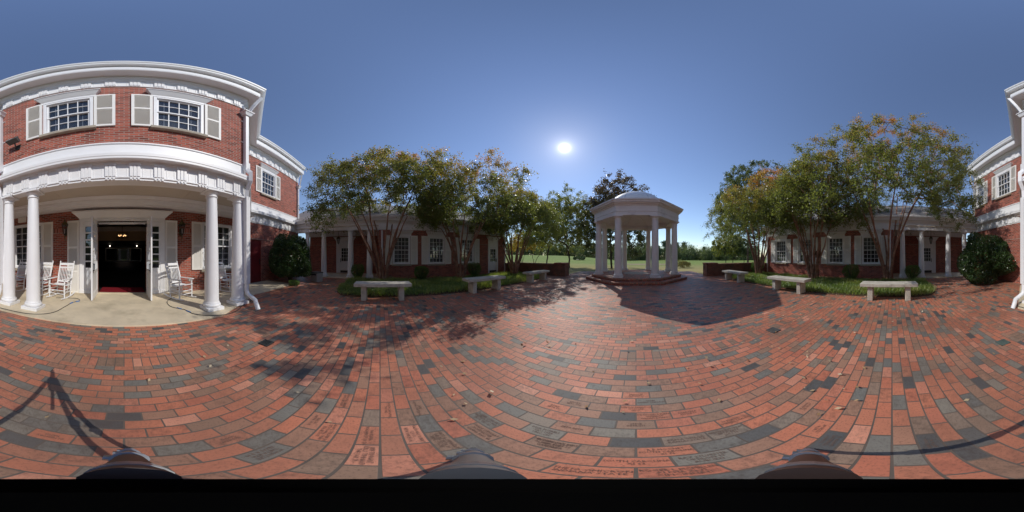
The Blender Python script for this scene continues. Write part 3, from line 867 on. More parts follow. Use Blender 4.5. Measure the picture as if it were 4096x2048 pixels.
def wall_lantern(loc, label, drop=1.0, F=None):
    """carriage lantern on a wall bracket; loc is the lamp body's base, wall behind"""
    P = thing('wall_lantern', label, 'wall lantern', loc, 'carriage lanterns on the brick walls')
    x, y, z = loc; n = 6; s = drop
    mb = MB()
    mb.lathe((x, y, z + 0.0), [(0.0, -0.02), (0.05 * s, 0.0), (0.06 * s, 0.03 * s)], n)
    for i in range(n):
        a = 2 * math.pi * i / n
        mb.tube([(x + .055 * s * math.cos(a), y + .055 * s * math.sin(a), z + .03 * s), (x + .11 * s * math.cos(a), y + .11 * s * math.sin(a), z + .34 * s)], 0.008, 4)
    mb.lathe((x, y, z), [(0.125 * s, 0.335 * s), (0.125 * s, 0.355 * s), (0.1 * s, 0.36 * s)], n)
    mb.build('cage', 'black_metal', P)
    mb = MB(); mb.lathe((x, y, z), [(0.05 * s, 0.03 * s), (0.105 * s, 0.335 * s)], n); mb.build('glass_body', 'lamp_glass', P)
    mb = MB(); mb.lathe((x, y, z), [(0.135 * s, 0.357 * s), (0.12 * s, 0.40 * s), (0.08 * s, 0.46 * s), (0.035 * s, 0.49 * s), (0.02 * s, 0.52 * s), (0.03 * s, 0.54 * s), (0.006, 0.60 * s), (0.0, 0.63 * s)], 12)
    mb.build('cap', 'old_brass', P, smooth=True)
    mb = MB(); mb.lathe((x, y, z), [(0.014, 0.03 * s), (0.014, 0.2 * s), (0.0, 0.22 * s)], 8); mb.build('candle', 'cream_paint', P)
    mb = MB()
    w = F.p
    u = (x - F.o[0]) * F.t[0] + (y - F.o[1]) * F.t[1]
    mb.fbox(F, u - .045, u + .045, 0.0, 0.02, z - 0.02, z + 0.24 * s)
    d = (x - F.o[0]) * F.n[0] + (y - F.o[1]) * F.n[1]
    mb.tube([w(u, 0.01, z + 0.1), w(u, d * .5, z - 0.05 * s), w(u, d, z - 0.02)], 0.013, 5)
    mb.tube([w(u, d, z - 0.02), w(u, d, z - 0.1 * s), w(u, d * .8, z - 0.26 * s)], [0.015, 0.02, 0.004], 6)
    mb.build('bracket', 'old_brass', P)
GF = Frame((0, -5.8), (1, 0), (0, 1))
wall_lantern((2.13, -5.6, 2.19), 'carriage lantern on brick between the tall shutter and three rocking chairs', 1.0, GF)
wall_lantern((-2.08, -5.6, 2.19), 'carriage lantern on brick above the lone rocking chair beside the doors', 1.0, GF)

def floodlight():
    x, y, z = 2.58, -3.4, 4.86
    P = thing('floodlight', 'grey rectangular floodlight bolted to the upper brick wall', 'floodlight', (x, y, z))
    B = Frame((0, -3.4), (1, 0), (0, 1))
    fbox_part('wall_plate', 'iron', P, B, (x - .06, x + .06, 0.0, 0.04, z - .2, z - .06))
    mb = MB(); mb.tube([(x, y + .03, z - .13), (x, y + .12, z - .12), (x, y + .15, z - .02)], 0.022, 6); mb.build('arm', 'iron', P)
    mb = MB(); q = [Vector(p) for p in [(-.16, -.06, -.1), (.16, -.06, -.1), (.16, .06, -.1), (-.16, .06, -.1), (-.18, -.08, .08), (.18, -.08, .08), (.18, .08, .08), (-.18, .08, .08)]]
    M = Matrix.Translation((x + .02, y + .2, z + .06)) @ Matrix.Rotation(R(-62), 4, 'X')
    mb.hexa([(M @ p)[:] for p in q]); h = mb.build('lamp_housing', 'bin_lid', P, bevel=0.01)
    mb = MB(); mb.hexa([(M @ Vector((a * .145, b * .055, c)))[:] for c in (.081, .086) for a, b in ((-1, -1), (1, -1), (1, 1), (-1, 1))]); mb.build('lens', 'lamp_glass', h)
floodlight()

def rocking_chair():
    P = local_thing('rocking_chair', '', 'rocking chair', (0, 0, 0), 0, 'white rocking chairs on the porch')
    OFFY = 0.0
    wd = 0.27
    for s in (-1, 1):
        mb = MB()
        pts = [(s * wd, y, 0.03 + 0.16 * (y - 0.05) ** 2 * 1.4) for y in np.linspace(-0.52, 0.42, 9)]
        mb.tube(pts, [0.018] + [0.024] * 7 + [0.018], 6); mb.build('rocker', 'white_paint', P, smooth=True)
        mb = MB(); mb.tube([(s * wd, 0.24, 0.04), (s * wd, 0.235, 0.3), (s * wd, 0.23, 0.62)], [0.02, 0.026, 0.02], 8); mb.build('front_leg', 'white_paint', P, smooth=True)
        mb = MB(); mb.tube([(s * wd * .93, -0.20, 0.05), (s * wd * .95, -0.22, 0.40), (s * wd * .97, -0.34, 0.8), (s * wd, -0.46, 1.14)], [0.02, 0.025, 0.024, 0.018], 8)
        mb.lathe((s * wd, -0.465, 1.13), [(0.012, 0.0), (0.026, 0.03), (0.02, 0.06), (0.0, 0.075)], 8); mb.build('back_post', 'white_paint', P, smooth=True)
        mb = MB(); mb.hexa([(s * (wd - .02) , -.27, .63), (s * (wd + .05), -.27, .63), (s * (wd + .075), .29, .625), (s * (wd - .045), .29, .625), (s * (wd - .02), -.27, .655), (s * (wd + .05), -.27, .655), (s * (wd + .075), .29, .65), (s * (wd - .045), .29, .65)])
        mb.build('armrest', 'white_paint', P, bevel=0.008)
    mb = MB()
    for i in range(9):
        y = -0.21 + i * 0.056
        z = 0.415 + 0.012 * math.cos(i * .7) + 0.04 * (i / 8) ** 2
        mb.box(-wd - .005, wd + .005, y, y + 0.046, z, z + 0.02)
    mb.build('seat', 'white_paint', P, bevel=0.004)
    def bp(x, h): # point on the reclined back
        t = (h - 0.44) / 0.7
        return (x, -0.235 - 0.225 * t, h)
    mb = MB()
    for i in range(8):
        x = -wd * .78 + i * wd * 1.56 / 7
        mb.tube([bp(x, .52), bp(x, .95)], 0.0115, 6)
    mb.build('spindles', 'white_paint', P)
    for h, t in ((.48, .05), (.95, .05), (1.045, .085)):
        mb = MB()
        a = bp(-wd * .95, h); b = bp(wd * .95, h); c = bp(-wd * .95, h + t); d = bp(wd * .95, h + t)
        mb.hexa([a, b, (b[0], b[1] - .025, b[2]), (a[0], a[1] - .025, a[2]), c, d, (d[0], d[1] - .025, d[2]), (c[0], c[1] - .025, c[2])])
        mb.build('back_rail', 'white_paint', P, bevel=0.004)
    mb = MB()
    for z in (.17, .28):
        mb.tube([(-wd, .238, z), (wd, .238, z)], .013, 6); mb.tube([(-wd * .94, -.205, z), (wd * .94, -.205, z)], .013, 6)
        for s in (-1, 1):
            mb.tube([(s * wd, .238, z + .03), (s * wd * .94, -.205, z + .03)], .013, 6)
    mb.build('stretchers', 'white_paint', P, smooth=True)
    return P
ch0 = rocking_chair()
chairs = [((2.02, -4.93), -8, 'white rocking chair nearest the left tall shutter, clear of the columns'),
          ((2.86, -5.03), -6, 'white rocking chair half hidden behind the big column left of the doors'),
          ((3.98, -5.08), -14, 'white rocking chair under the left porch window, between the two columns'),
          ((-1.77, -4.90), 24, 'white rocking chair alone between the right door leaf and a column'),
          ((-3.80, -5.10), 22, 'white rocking chair under the right porch window, peeping between two columns')]
for i, ((x, y), a, lb) in enumerate(chairs):
    c = ch0 if i == 0 else copy_tree(ch0)
    c.location = (x, y, 0.03); c.rotation_euler = (0, 0, R(a)); c['label'] = lb

def cable(name, pts, label, rad=0.008, plug=None):
    P = thing(name, label, 'cable', (pts[0][0], pts[0][1], 0.03))
    v = [Vector(p) for p in pts]; out = []
    for i in range(len(v) - 1):
        p0, p1, p2, p3 = v[max(i - 1, 0)], v[i], v[i + 1], v[min(i + 2, len(v) - 1)]
        for k in range(6):
            t = k / 6
            out.append((0.5 * ((2 * p1) + (-p0 + p2) * t + (2 * p0 - 5 * p1 + 4 * p2 - p3) * t * t + (-p0 + 3 * p1 - 3 * p2 + p3) * t ** 3))[:])
    out.append(v[-1][:])
    mb = MB(); mb.tube(out, rad, 6); mb.build('cord', 'cable_black', P, smooth=True)
    if plug:
        for a, b in plug:
            mb = MB(); mb.tube([a, b], 0.017, 8); mb.build('plug', 'blue_tape', P)
Z3 = 0.04
cable('power_cable', [(3.4, -2.98, Z3), (2.7, -3.0, Z3), (2.0, -3.08, Z3), (1.6, -3.4, Z3), (1.5, -4.0, Z3), (1.45, -4.4, Z3), (1.3, -4.65, Z3), (1.5, -4.9, Z3), (2.1, -4.75, Z3)],
      'dark power cable with blue connector snaking past the left rocking chairs', plug=[((1.47, -4.28, Z3), (1.44, -4.42, Z3)), ((1.38, -4.52, Z3), (1.3, -4.62, Z3))])
cable('power_cable', [(-3.6, -3.5, Z3), (-2.9, -3.25, Z3), (-2.5, -3.0, Z3), (-2.0, -2.98, Z3), (-1.55, -3.3, Z3), (-1.45, -3.7, Z3), (-1.2, -4.1, Z3), (-1.3, -4.7, Z3), (-1.9, -5.2, Z3), (-2.6, -5.1, Z3), (-3.2, -4.6, Z3)],
      'dark power cable with blue connector looping round the right-hand columns', plug=[((-1.46, -3.62, Z3), (-1.5, -3.48, Z3)), ((-1.4, -3.78, Z3), (-1.32, -3.92, Z3))])

# ------------------------------------------------------------------ side wings
def side_wing(s, label, cat='building'):
    P = thing('side_wing', label, cat, (s * 10.2, 2.0, 0), 'low brick side wings of the court')
    F = Frame((s * 10.2, 0), (0, 1), (-s, 0)); Bk = Frame((s * 12.6, 0), (0, 1), (-s, 0))
    Y0, YP, Y1 = -5.78, -0.08, 9.82
    if s < 0:
        wins = [(0.80, 1.92, .88, 2.68), (3.12, 4.27, .88, 2.68), (5.50, 6.63, .88, 2.68)]; door = (7.96, 8.99)
        path = [(-17, Y1), (-10.2, Y1), (-10.2, Y0)]
    else:
        wins = [(0.75, 1.92, .88, 2.68), (3.10, 4.25, .88, 2.68), (5.46, 6.57, .88, 2.68), (7.74, 8.84, .88, 2.68)]; door = None
        path = [(10.2, Y0), (10.2, Y1), (17, Y1)]
    holes = list(wins)
    if door: holes.append((door[0] + .03, door[1] - .03, .04, 2.72))
    mb = MB()
    wall(mb, F, YP, Y1, -0.05, 3.15, holes)
    wall(mb, Bk, Y0, YP, -0.05, 3.4, [(-3.40, -2.12, 0.05, 2.75)])
    for y in (YP,):
        mb.face([(s * 10.2, y, -.05), (s * 12.6, y, -.05), (s * 12.6, y, 3.4), (s * 10.2, y, 3.4)])
    mb.face([(s * 10.2, Y1, -.05), (s * 17, Y1, -.05), (s * 17, Y1, 3.4), (s * 10.2, Y1, 3.4)])
    mb.face([(s * 17, Y0, -.05), (s * 17, Y1, -.05), (s * 17, Y1, 3.4), (s * 17, Y0, 3.4)])
    mb.build('wall', 'brick', P)
    edges = [YP + .02] + [e for w in wins for e in (w[0] - .5, w[1] + .5)] + ([door[0] - .01, door[1] + .01] if door else []) + [Y1 - .01]
    for a, b in zip(edges[::2], edges[1::2]):
        if b > a: fbox_part('brick_course', 'brick_upright', P, F, (a, b, -0.02, 0.006, 2.26, 2.47))
    fbox_part('brick_course', 'brick_upright', P, Bk, (Y0 + .1, -3.5, -.02, .006, 2.26, 2.47)); fbox_part('brick_course', 'brick_upright', P, Bk, (-2.05, YP - .01, -.02, .006, 2.26, 2.47))
    pr = [(-.32, 3.06), (0.001, 3.06), (0.001, 3.115), (.026, 3.115), (.026, 3.15), (0.001, 3.155), (0.001, 3.48), (.03, 3.50), (.05, 3.56), (.09, 3.58), (.11, 3.64), (.24, 3.65), (.245, 3.70), (.255, 3.71), (.255, 3.79), (.23, 3.80)]
    mb = MB(); mb.sweep(path, pr); triglyphs(mb, path, 3.155, 3.48, 0.55, 0.235); mb.sweep(path, [(-.32, 3.06), (-.32, 3.35)])
    mb.build('entablature', 'white_paint', P)
    mb = MB(); mb.sweep(path, [(.23, 3.79), (.33, 3.78), (.36, 3.83), (.38, 3.88), (.385, 3.93), (.36, 3.93), (.23, 3.9)])
    mb.build('gutter', 'white_paint', P)
    xe, xr, xb = s * 9.87, s * 13.6, s * 17.3; ze, zr = 3.91, 5.75
    ya, yb, yr = -6.6, 10.15, 6.5
    mb = MB()
    mb.face([(xe, ya, ze), (xe, yb, ze), (xr, yr, zr), (xr, ya, zr)])
    mb.face([(xe, yb, ze), (xb, yb, ze), (xr, yr, zr)])
    mb.face([(xb, ya, ze), (xr, ya, zr), (xr, yr, zr), (xb, yb, ze)])
    mb.build('roof', 'shingle', P)
    # porch
    mb = MB(); mb.box(*sorted((s * 10.1, s * 12.6)), Y0, YP, 3.30, 3.34); mb.build('porch_ceiling', 'ceiling_paint', P)
    mb = MB(); mb.prism(Bk, Y0, YP - .01, [(.002, 2.98), (.06, 3.0), (.08, 3.1), (.2, 3.12), (.26, 3.25), (.3, 3.29), (.002, 3.29)]); mb.build('porch_beam', 'white_paint', P)
    mb = MB(); mb.box(*sorted((s * 9.92, s * 12.6)), Y0, YP, -.02, .045); mb.build('porch_floor', 'concrete', P)
    for y in (-4.86, -3.66, -1.87, -0.66):
        column(P, s * 10.22, y, 0.045, 3.06, mat='white_paint')
    door_case(P, Bk, -3.46, -2.06, 0.05, 2.5, 2.9)
    mb = MB(); mb.fbox(Bk, -3.35, -2.17, -0.05, 0.0, 2.14, 2.5); mb.fbox(Bk, -3.25, -2.27, 0.0, 0.01, 2.2, 2.44)
    mb.fbox(Bk, -3.35, -3.16, -.05, 0.006, 0.05, 2.14); mb.fbox(Bk, -2.36, -2.17, -.05, 0.006, 0.05, 2.14)
    mb.build('transom_panel', 'white_paint', P)
    wood_door(P, Bk, -3.155, -2.365, 0.06, 2.135, cols=3, rows=4, gz=0.45, pull=-1)
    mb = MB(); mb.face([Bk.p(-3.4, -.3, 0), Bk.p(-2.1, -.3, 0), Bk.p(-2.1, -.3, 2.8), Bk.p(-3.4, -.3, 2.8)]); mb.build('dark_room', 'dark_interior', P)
    for i, w in enumerate(wins):
        window(P, F, *w, cols=4, rows=3, blind=(0.45 if (s > 0 and i in (0,)) else 1.0))
        shutter(P, F, w[0] - .47, w[0] - .02, w[2] - .02, w[3] + .02); shutter(P, F, w[1] + .02, w[1] + .47, w[2] - .02, w[3] + .02)
    if door:
        door_case(P, F, door[0], door[1], 0.04, 2.6, 2.95)
        mb = MB(); mb.fbox(F, door[0] + .12, door[1] - .12, -.05, 0.0, 2.08, 2.6); mb.fbox(F, door[0] + .2, door[1] - .2, 0, .01, 2.16, 2.5); mb.build('transom_panel', 'white_paint', P)
        wood_door(P, F, door[0] + .125, door[1] - .125, 0.05, 2.07, cols=3, rows=4, gz=0.45, pull=1)
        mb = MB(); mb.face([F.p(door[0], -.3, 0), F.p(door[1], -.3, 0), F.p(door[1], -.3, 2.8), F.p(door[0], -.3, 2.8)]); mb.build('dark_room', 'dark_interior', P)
    # downspouts
    for u in (9.74, 0.12):
        mb = MB(); mb.fbox(F, u - .05, u + .05, .02, .11, .05, 3.0)
        if u > 5:
            lo = [F.p(u - .08, 0, 2.75), F.p(u + .08, 0, 2.75), F.p(u + .08, .14, 2.75), F.p(u - .08, .14, 2.75)]
            hi = [F.p(u - .14, 0, 3.0), F.p(u + .14, 0, 3.0), F.p(u + .14, .2, 3.0), F.p(u - .14, .2, 3.0)]
            mb.faces(lo + hi, [(0, 1, 5, 4), (1, 2, 6, 5), (2, 3, 7, 6), (3, 0, 4, 7), (4, 5, 6, 7), (3, 2, 1, 0)])
        mb.build('downspout', 'white_paint', P)
    if s > 0:
        mb = MB(); cx, cy = 13.6, 5.7
        mb.box(cx - .36, cx + .36, cy - .36, cy + .36, 5.3, 6.0)
        for k in range(6):
            z = 5.98 + k * .085
            mb.box(cx - .32, cx + .32, cy - .32, cy + .32, z, z + .05)
        mb.box(cx - .28, cx + .28, cy - .28, cy + .28, 5.98, 6.5)
        mb.box(cx - .42, cx + .42, cy - .42, cy + .42, 6.5, 6.58)
        c = mb.build('cupola', 'white_paint', P)
        mb = MB(); q = .46
        mb.faces([(cx - q, cy - q, 6.58), (cx + q, cy - q, 6.58), (cx + q, cy + q, 6.58), (cx - q, cy + q, 6.58), (cx, cy, 7.0)], [(0, 1, 4), (1, 2, 4), (2, 3, 4), (3, 0, 4), (3, 2, 1, 0)])
        mb.build('cupola_roof', 'shingle', c)
    return P
side_wing(-1, 'low brick wing with three shuttered windows and a white end door')
side_wing(1, 'low brick wing with four shuttered windows and a roof cupola')

def pendant_lantern(loc, label):
    P = thing('pendant_lantern', label, 'hanging lantern', loc, 'lanterns hanging in the wing porches')
    x, y, z = loc
    mb = MB(); mb.tube([(x, y, 3.30), (x, y, z + .56)], 0.01, 5); mb.build('rod', 'black_metal', P)
    mb = MB()
    mb.lathe((x, y, z), [(0.0, -.06), (0.02, -.03), (.05, 0)], 6)
    for i in range(6):
        a = i * math.pi / 3
        mb.tube([(x + .05 * math.cos(a), y + .05 * math.sin(a), z), (x + .13 * math.cos(a), y + .13 * math.sin(a), z + .36)], .009, 4)
    mb.build('cage', 'black_metal', P)
    mb = MB(); mb.lathe((x, y, z), [(.045, .005), (.123, .355)], 6); mb.build('glass_body', 'lamp_glass', P)
    mb = MB(); mb.lathe((x, y, z), [(.15, .36), (.13, .42), (.07, .49), (.03, .52), (.03, .55), (.0, .58)], 12); mb.build('cap', 'old_brass', P, smooth=True)
pendant_lantern((-11.3, -2.95, 2.28), 'hanging lantern in the columned porch behind the plastic bin')
pendant_lantern((11.3, -2.75, 2.28), 'hanging lantern in the columned porch of the four-window wing')
wall_lantern((-9.98, 9.42, 2.15), 'carriage lantern on the brick beside the white end door', 0.85, Frame((-10.2, 0), (0, 1), (1, 0)))

# ------------------------------------------------------------------ gazebo
def gazebo():
    gx, gy = 0.03, 10.6
    P = thing('gazebo', 'white octagonal gazebo with eight columns and a shallow dome', 'gazebo', (gx, gy, 0))
    def octo(ap, z):
        r = ap / math.cos(math.pi / 8)
        # clockwise so that the left of travel points outward
        return [(gx + r * math.cos(math.pi / 8 - k * math.pi / 4), gy + r * math.sin(math.pi / 8 - k * math.pi / 4)) for k in range(8)]
    for z0, z1, ap, nm in ((-0.02, .145, 3.0, 'step'), (.14, .29, 2.66, 'platform')):
        mb = MB(); o = octo(ap, 0)
        mb.cur = 1
        mb.face([(x, y, z1) for x, y in o][::-1])
        mb.cur = 0
        mb.sweep(o, [(0.0, z0), (0.0, z1 - .065)], True); mb.cur = 1
        mb.sweep(o, [(0, z1 - .065), (0.015, z1 - .065), (0.015, z1), (0, z1)], True)
        mb.build(nm, ['brick', 'paver_soldier'], P)
    mb = MB(); mb.lathe((gx, gy, 0.285), [(0.85, 0), (0.85, 0.01)], 8, math.pi / 8); mb.build('floor_inlay', 'pale_inlay', P)
    for k in range(8):
        a = math.pi / 8 + k * math.pi / 4
        column(P, gx + 2.47 * math.cos(a), gy + 2.47 * math.sin(a), .29, 3.48, rb=.195, rt=.168, plinth=.25, mat='gazebo_paint')
    mb = MB(); o = octo(2.52, 0)
    mb.sweep(o, [(-.45, 3.48), (0, 3.48), (0, 3.68), (.02, 3.69), (.02, 3.73), (.005, 3.735), (.005, 3.99), (.03, 4.0), (.05, 4.05)], True)
    mb.sweep(o, [(-.45, 3.48), (-.45, 3.62), (-.42, 3.63), (-.42, 3.7), (-.5, 3.72)], True)
    mb.build('entablature', 'gazebo_paint', P)
    mb = MB(); mb.sweep(o, [(.04, 4.05), (.12, 4.07), (.14, 4.12), (.22, 4.14), (.24, 4.21), (.28, 4.24), (.285, 4.31), (.25, 4.32), (-.6, 4.46), (-.74, 4.50)], True); mb.build('cornice', 'gazebo_paint', P)
    mb = MB(); prof = []
    for i in range(15):
        t = math.pi / 2 * i / 14
        prof.append((1.74 * math.cos(t), 4.56 + 1.06 * math.sin(t)))
    prof = [(1.86, 4.44), (1.86, 4.54), (1.76, 4.56)] + prof
    prof[-1] = (0.0, prof[-1][1])
    mb.lathe((gx, gy, 0), prof, 48); d = mb.build('dome', 'gazebo_paint', P, smooth=True)
    mb = MB()
    for k in range(8):
        a = k * math.pi / 4 + math.pi / 8
        mb.tube([(gx + 1.74 * math.cos(t) * math.cos(a), gy + 1.74 * math.cos(t) * math.sin(a), 4.56 + 1.06 * math.sin(t)) for t in np.linspace(0.02, 1.5, 12)], .008, 5)
    mb.build('seams', 'tripod_grey', d)
    mb = MB(); oi = octo(2.06, 0)
    mb.faces([(x, y, 3.72) for x, y in oi] + [(gx, gy, 4.35)], [(i, (i + 1) % 8, 8) for i in range(8)])
    for i in range(8):
        mb.tube([(oi[i][0], oi[i][1], 3.70), (gx, gy, 4.33)], .03, 4)
    mb.build('ceiling', 'gazebo_paint', P)
gazebo()

# ------------------------------------------------------------------ ground
def ground():
    mb = MB(); mb.cur = 0
    S1, S2 = (-1.95, -1.736), (1.88, 2.094)
    def quad(x0, x1, y0, y1): mb.face([(x0, y0, 0), (x1, y0, 0), (x1, y1, 0), (x0, y1, 0)])
    quad(-10.2, 10.2, -6.0, S1[0]); quad(-10.2, 10.2, S1[1], S2[0]); quad(-10.2, 10.2, S2[1], 10.12); quad(-5.0, 5.0, 10.12, 14.2)
    mb.cur = 1
    quad(-10.2, 10.2, *S1); quad(-10.2, 10.2, *S2)
    pv = structure(mb.build('brick_paving', ['paver', 'paver_soldier'], None))
    pv['category'] = 'paving'; pv['label'] = 'court of mixed red, brown and grey brick pavers'
    # slab of the porch
    pts = [(-2.05, -2.98), (-4.15, -4.02), (-6.9, -4.05), (-7.0, -5.8), (5.5, -5.8), (5.3, -5.3), (3.0, -2.92), (1.2, -2.99), (0.0, -3.02)]
    top = [(x, y, .03) for x, y in pts]; k = len(pts)
    m2 = MB(); m2.faces(top + [(x, y, -.05) for x, y in pts], [tuple(range(k))] + [(i, (i + 1) % k, k + (i + 1) % k, k + i) for i in range(k)])
    for x in (1.18, -0.95):
        m2.box(x - .006, x + .006, -5.7, -3.05, .0302, .0312)
    m2.box(-4.1, 5.2, -3.60, -3.588, .0301, .0310)
    structure(m2.build('porch_slab', 'concrete', None))
    # lawn and golf course
    rs = [0, 8, 13, 14.5, 16, 18, 20, 23, 26, 30, 35, 40, 46, 52, 60, 68, 76, 84, 92, 105, 125, 160, 220, 350, 700]
    na = 180; vs = []; fs = []
    def hz(x, y):
        r = math.hypot(x, y)
        if r < 14: return -.045
        a = math.degrees(math.atan2(x, y))  # from +Y towards +X
        kx = [-180, -60, -27, -17, -6, 180]; kz = [1.7, 1.9, 1.75, .55, -1.05, -1.05]
        zc = float(np.interp(a, kx, kz)) + .12 * math.sin(a * .21 + r * .05)
        t = min(1, max(0, (r - 18) / 66)); t = t * t * (3 - 2 * t)
        return -.045 + (zc + .045) * t - max(0, r - 92) * .004
    global HZ; HZ = hz
    for r in rs:
        for i in range(na):
            a = 2 * math.pi * i / na; x, y = r * math.sin(a), r * math.cos(a)
            vs.append((x, y, hz(x, y)))
    for q in range(len(rs) - 1):
        for i in range(na):
            j = (i + 1) % na
            fs.append((q * na + i, q * na + j, (q + 1) * na + j, (q + 1) * na + i))
    m3 = MB(); m3.faces(vs, fs); structure(m3.build('lawn', 'lawn', None, smooth=True))
    # planting beds and the brick strip behind them
    for s in (-1, 1):
        pts = bed_outline(s); k = len(pts)
        m4 = MB(); m4.faces([(x, y, .03) for x, y in pts] + [(x, y, -.02) for x, y in pts], [tuple(range(k))] + [(i, (i + 1) % k, k + (i + 1) % k, k + i) for i in range(k)])
        structure(m4.build('planting_bed', 'soil', None))
    m5 = MB(); pts = [(2.6 + 5.2 * math.cos(a) * (1 + .15 * math.sin(3 * a)), 29.5 + 3.2 * math.sin(a) * (1 + .2 * math.cos(2 * a))) for a in np.linspace(0, 2 * math.pi, 28)[:-1]]
    m5.face([(x, y, hz(x, y) + .03) for x, y in pts]); structure(m5.build('dry_turf', 'dry_turf', None))
def bed_outline(s):
    inner, outer = 5.42, 9.15
    pts = [(inner + .12, -1.35), (inner, -1.0)] + [(inner + .03 * math.sin(y * 1.7), y) for y in np.linspace(-.5, 8.0, 14)] + [(inner + .25, 8.6), (inner + .9, 9.3), (7.2, 9.85)]
    pts += [(9.4, 9.85), (outer, 9.0), (outer, 4.0), (outer + .3, -.2), (9.6, -1.5), (8.9, -1.75), (7.2, -1.75), (6.0, -1.62)]
    pts = [(s * x, y) for x, y in pts]
    return pts if s < 0 else pts[::-1]
def inside(pts, x, y):
    n = len(pts); c = np.zeros(len(x), bool); j = n - 1
    for i in range(n):
        xi, yi = pts[i]; xj, yj = pts[j]
        c ^= ((yi > y) != (yj > y)) & (x < (xj - xi) * (y - yi) / ((yj - yi) or 1e-9) + xi)
        j = i
    return c
ground()

# engraved donor lettering on the pavers nearest the camera
def lettering():
    words = {
        (0.05, 1.18): 'MISSOURI\nALPHA MU', (0.13, 1.08): 'MIAMI\nGAMMA OMEGA 38', (0.0, 0.98): 'KEN H BUFFINGTON\nWOFFORD\nMU 61',
        (0.1, 0.88): 'DR THOMAS E BURKE\nGAMMA 49\nWILLIAM & MARY', (0.0, 0.78): 'STEVE\nDETROIT', (0.12, 0.68): 'KAPPA OMEGA\nKANSAS STATE', (0.02, 0.58): 'R P MOONEY\nSOUTH CAROLINA\nXI 76',
        (0.13, 0.48): 'RAY SYLVESTER\nUPSILON 99\nAUBURN', (-0.05, 0.4): 'SOUTH CAROLINA\nXI 63', (0.42, 0.6): 'MICHAEL MURRAY\nBETA ZETA\nSMU 78', (0.5, 0.75): 'IN MEMORY OF\nSPENCER DEALE 91',
        (-0.25, 0.58): 'MILTON C CLEGG\nALPHA TAU 52\nUTAH', (-0.4, 0.5): 'IN MEMORY OF\nCHARLES\nGARDNER', (0.06, 0.33): 'ROGER L MCMILLEN\nALPHA XI 75\nCINCINNATI', (-0.1, 0.3): 'THETA OMICRON\nINDIANA STATE',
        (-0.3, 0.75): 'ZETA BETA', (-0.5, 0.6): 'DICK PUTRELL\nTAU 1958\nUNC CH', (-0.62, 0.42): 'WADE STEWART\nHOFFMASTER\nGAMMA RHO 44', (-0.7, 0.55): 'ROBBIE COPPARY\nEASTERN KY UNIV\nZETA TAU 83',
        (-0.6, 0.25): 'MATT A STEWART\nDELTA ZETA 91\nSAMS STATE', (-0.75, 0.1): 'RALPH MAX RUPERT\nCSU 51\nBETA OMICRON', (-0.8, -0.05): 'PHI KAPPA\nWASHINGTON 54', (-0.6, -0.05): 'JEFF TENNANT\nKELLY TENNANT\nTHE OAK 70',
        (-0.8, -0.2): 'ADAM J STELLMACH\nSETON HALL UNIV\nETA BETA 95', (-0.72, -0.35): 'DELTA\nALPHA XI 95', (-0.95, 0.25): 'JAMES\nGAMMA CHAPTER 44', (-1.05, 0.05): 'NORTH CAROLINA\nTAU 1952', (-1.1, -0.2): 'BOWLING GREEN\nBETA BETA 57',
        (-0.5, -0.5): 'MCNEESE\nGAMMA', (-0.45, -0.32): 'HOMAN LEE\nTHETA ETA\nTEXAS A & M', (0.3, -0.6): 'IN MEMORY\nKAPPA', (0.55, 0.2): 'TOMMY\nTENNESSEE\nGAMMA 62', (0.75, 0.35): 'BETA\nTEXAS 88', (0.65, -0.1): 'VIRGINIA\nBETA 45',
        (0.9, 0.5): 'ALABAMA\nDELTA 39', (0.35, 0.95): 'NEBRASKA\nALPHA 50', (-0.35, 1.05): 'EMORY\nBETA CHI', (-0.6, 0.95): 'DUKE\nBETA 61'}
    V = []; Fc = []
    for (x, y), tx in words.items():
        row = math.floor(y / PAVE_H); of = PAVE_W * .5 if row % 2 == 0 else 0
        n = math.floor((x + of) / PAVE_W); cx = (n + .5) * PAVE_W - of; cy = (row + .5) * PAVE_H
        cu = bpy.data.curves.new('lettering', 'FONT'); cu.body = tx; cu.size = .0235; cu.align_x = 'CENTER'; cu.align_y = 'CENTER'; cu.resolution_u = 1; cu.space_line = .95
        o = bpy.data.objects.new('lettering', cu); COL.objects.link(o)
        bpy.context.view_layer.update()
        me = o.evaluated_get(bpy.context.evaluated_depsgraph_get()).to_mesh()
        w = max([abs(v.co.x) for v in me.vertices] + [.01]); k = min(1.0, .095 / w)
        i0 = len(V)
        V += [(cx + v.co.x * k, cy + v.co.y, .003) for v in me.vertices]
        Fc += [tuple(i0 + q for q in p.vertices) for p in me.polygons]
        o.to_mesh_clear(); bpy.data.objects.remove(o); bpy.data.curves.remove(cu)
    mb = MB(); mb.faces(V, Fc)
    mb.build('engraved_lettering', 'lettering', bpy.data.objects['brick_paving'])
lettering()

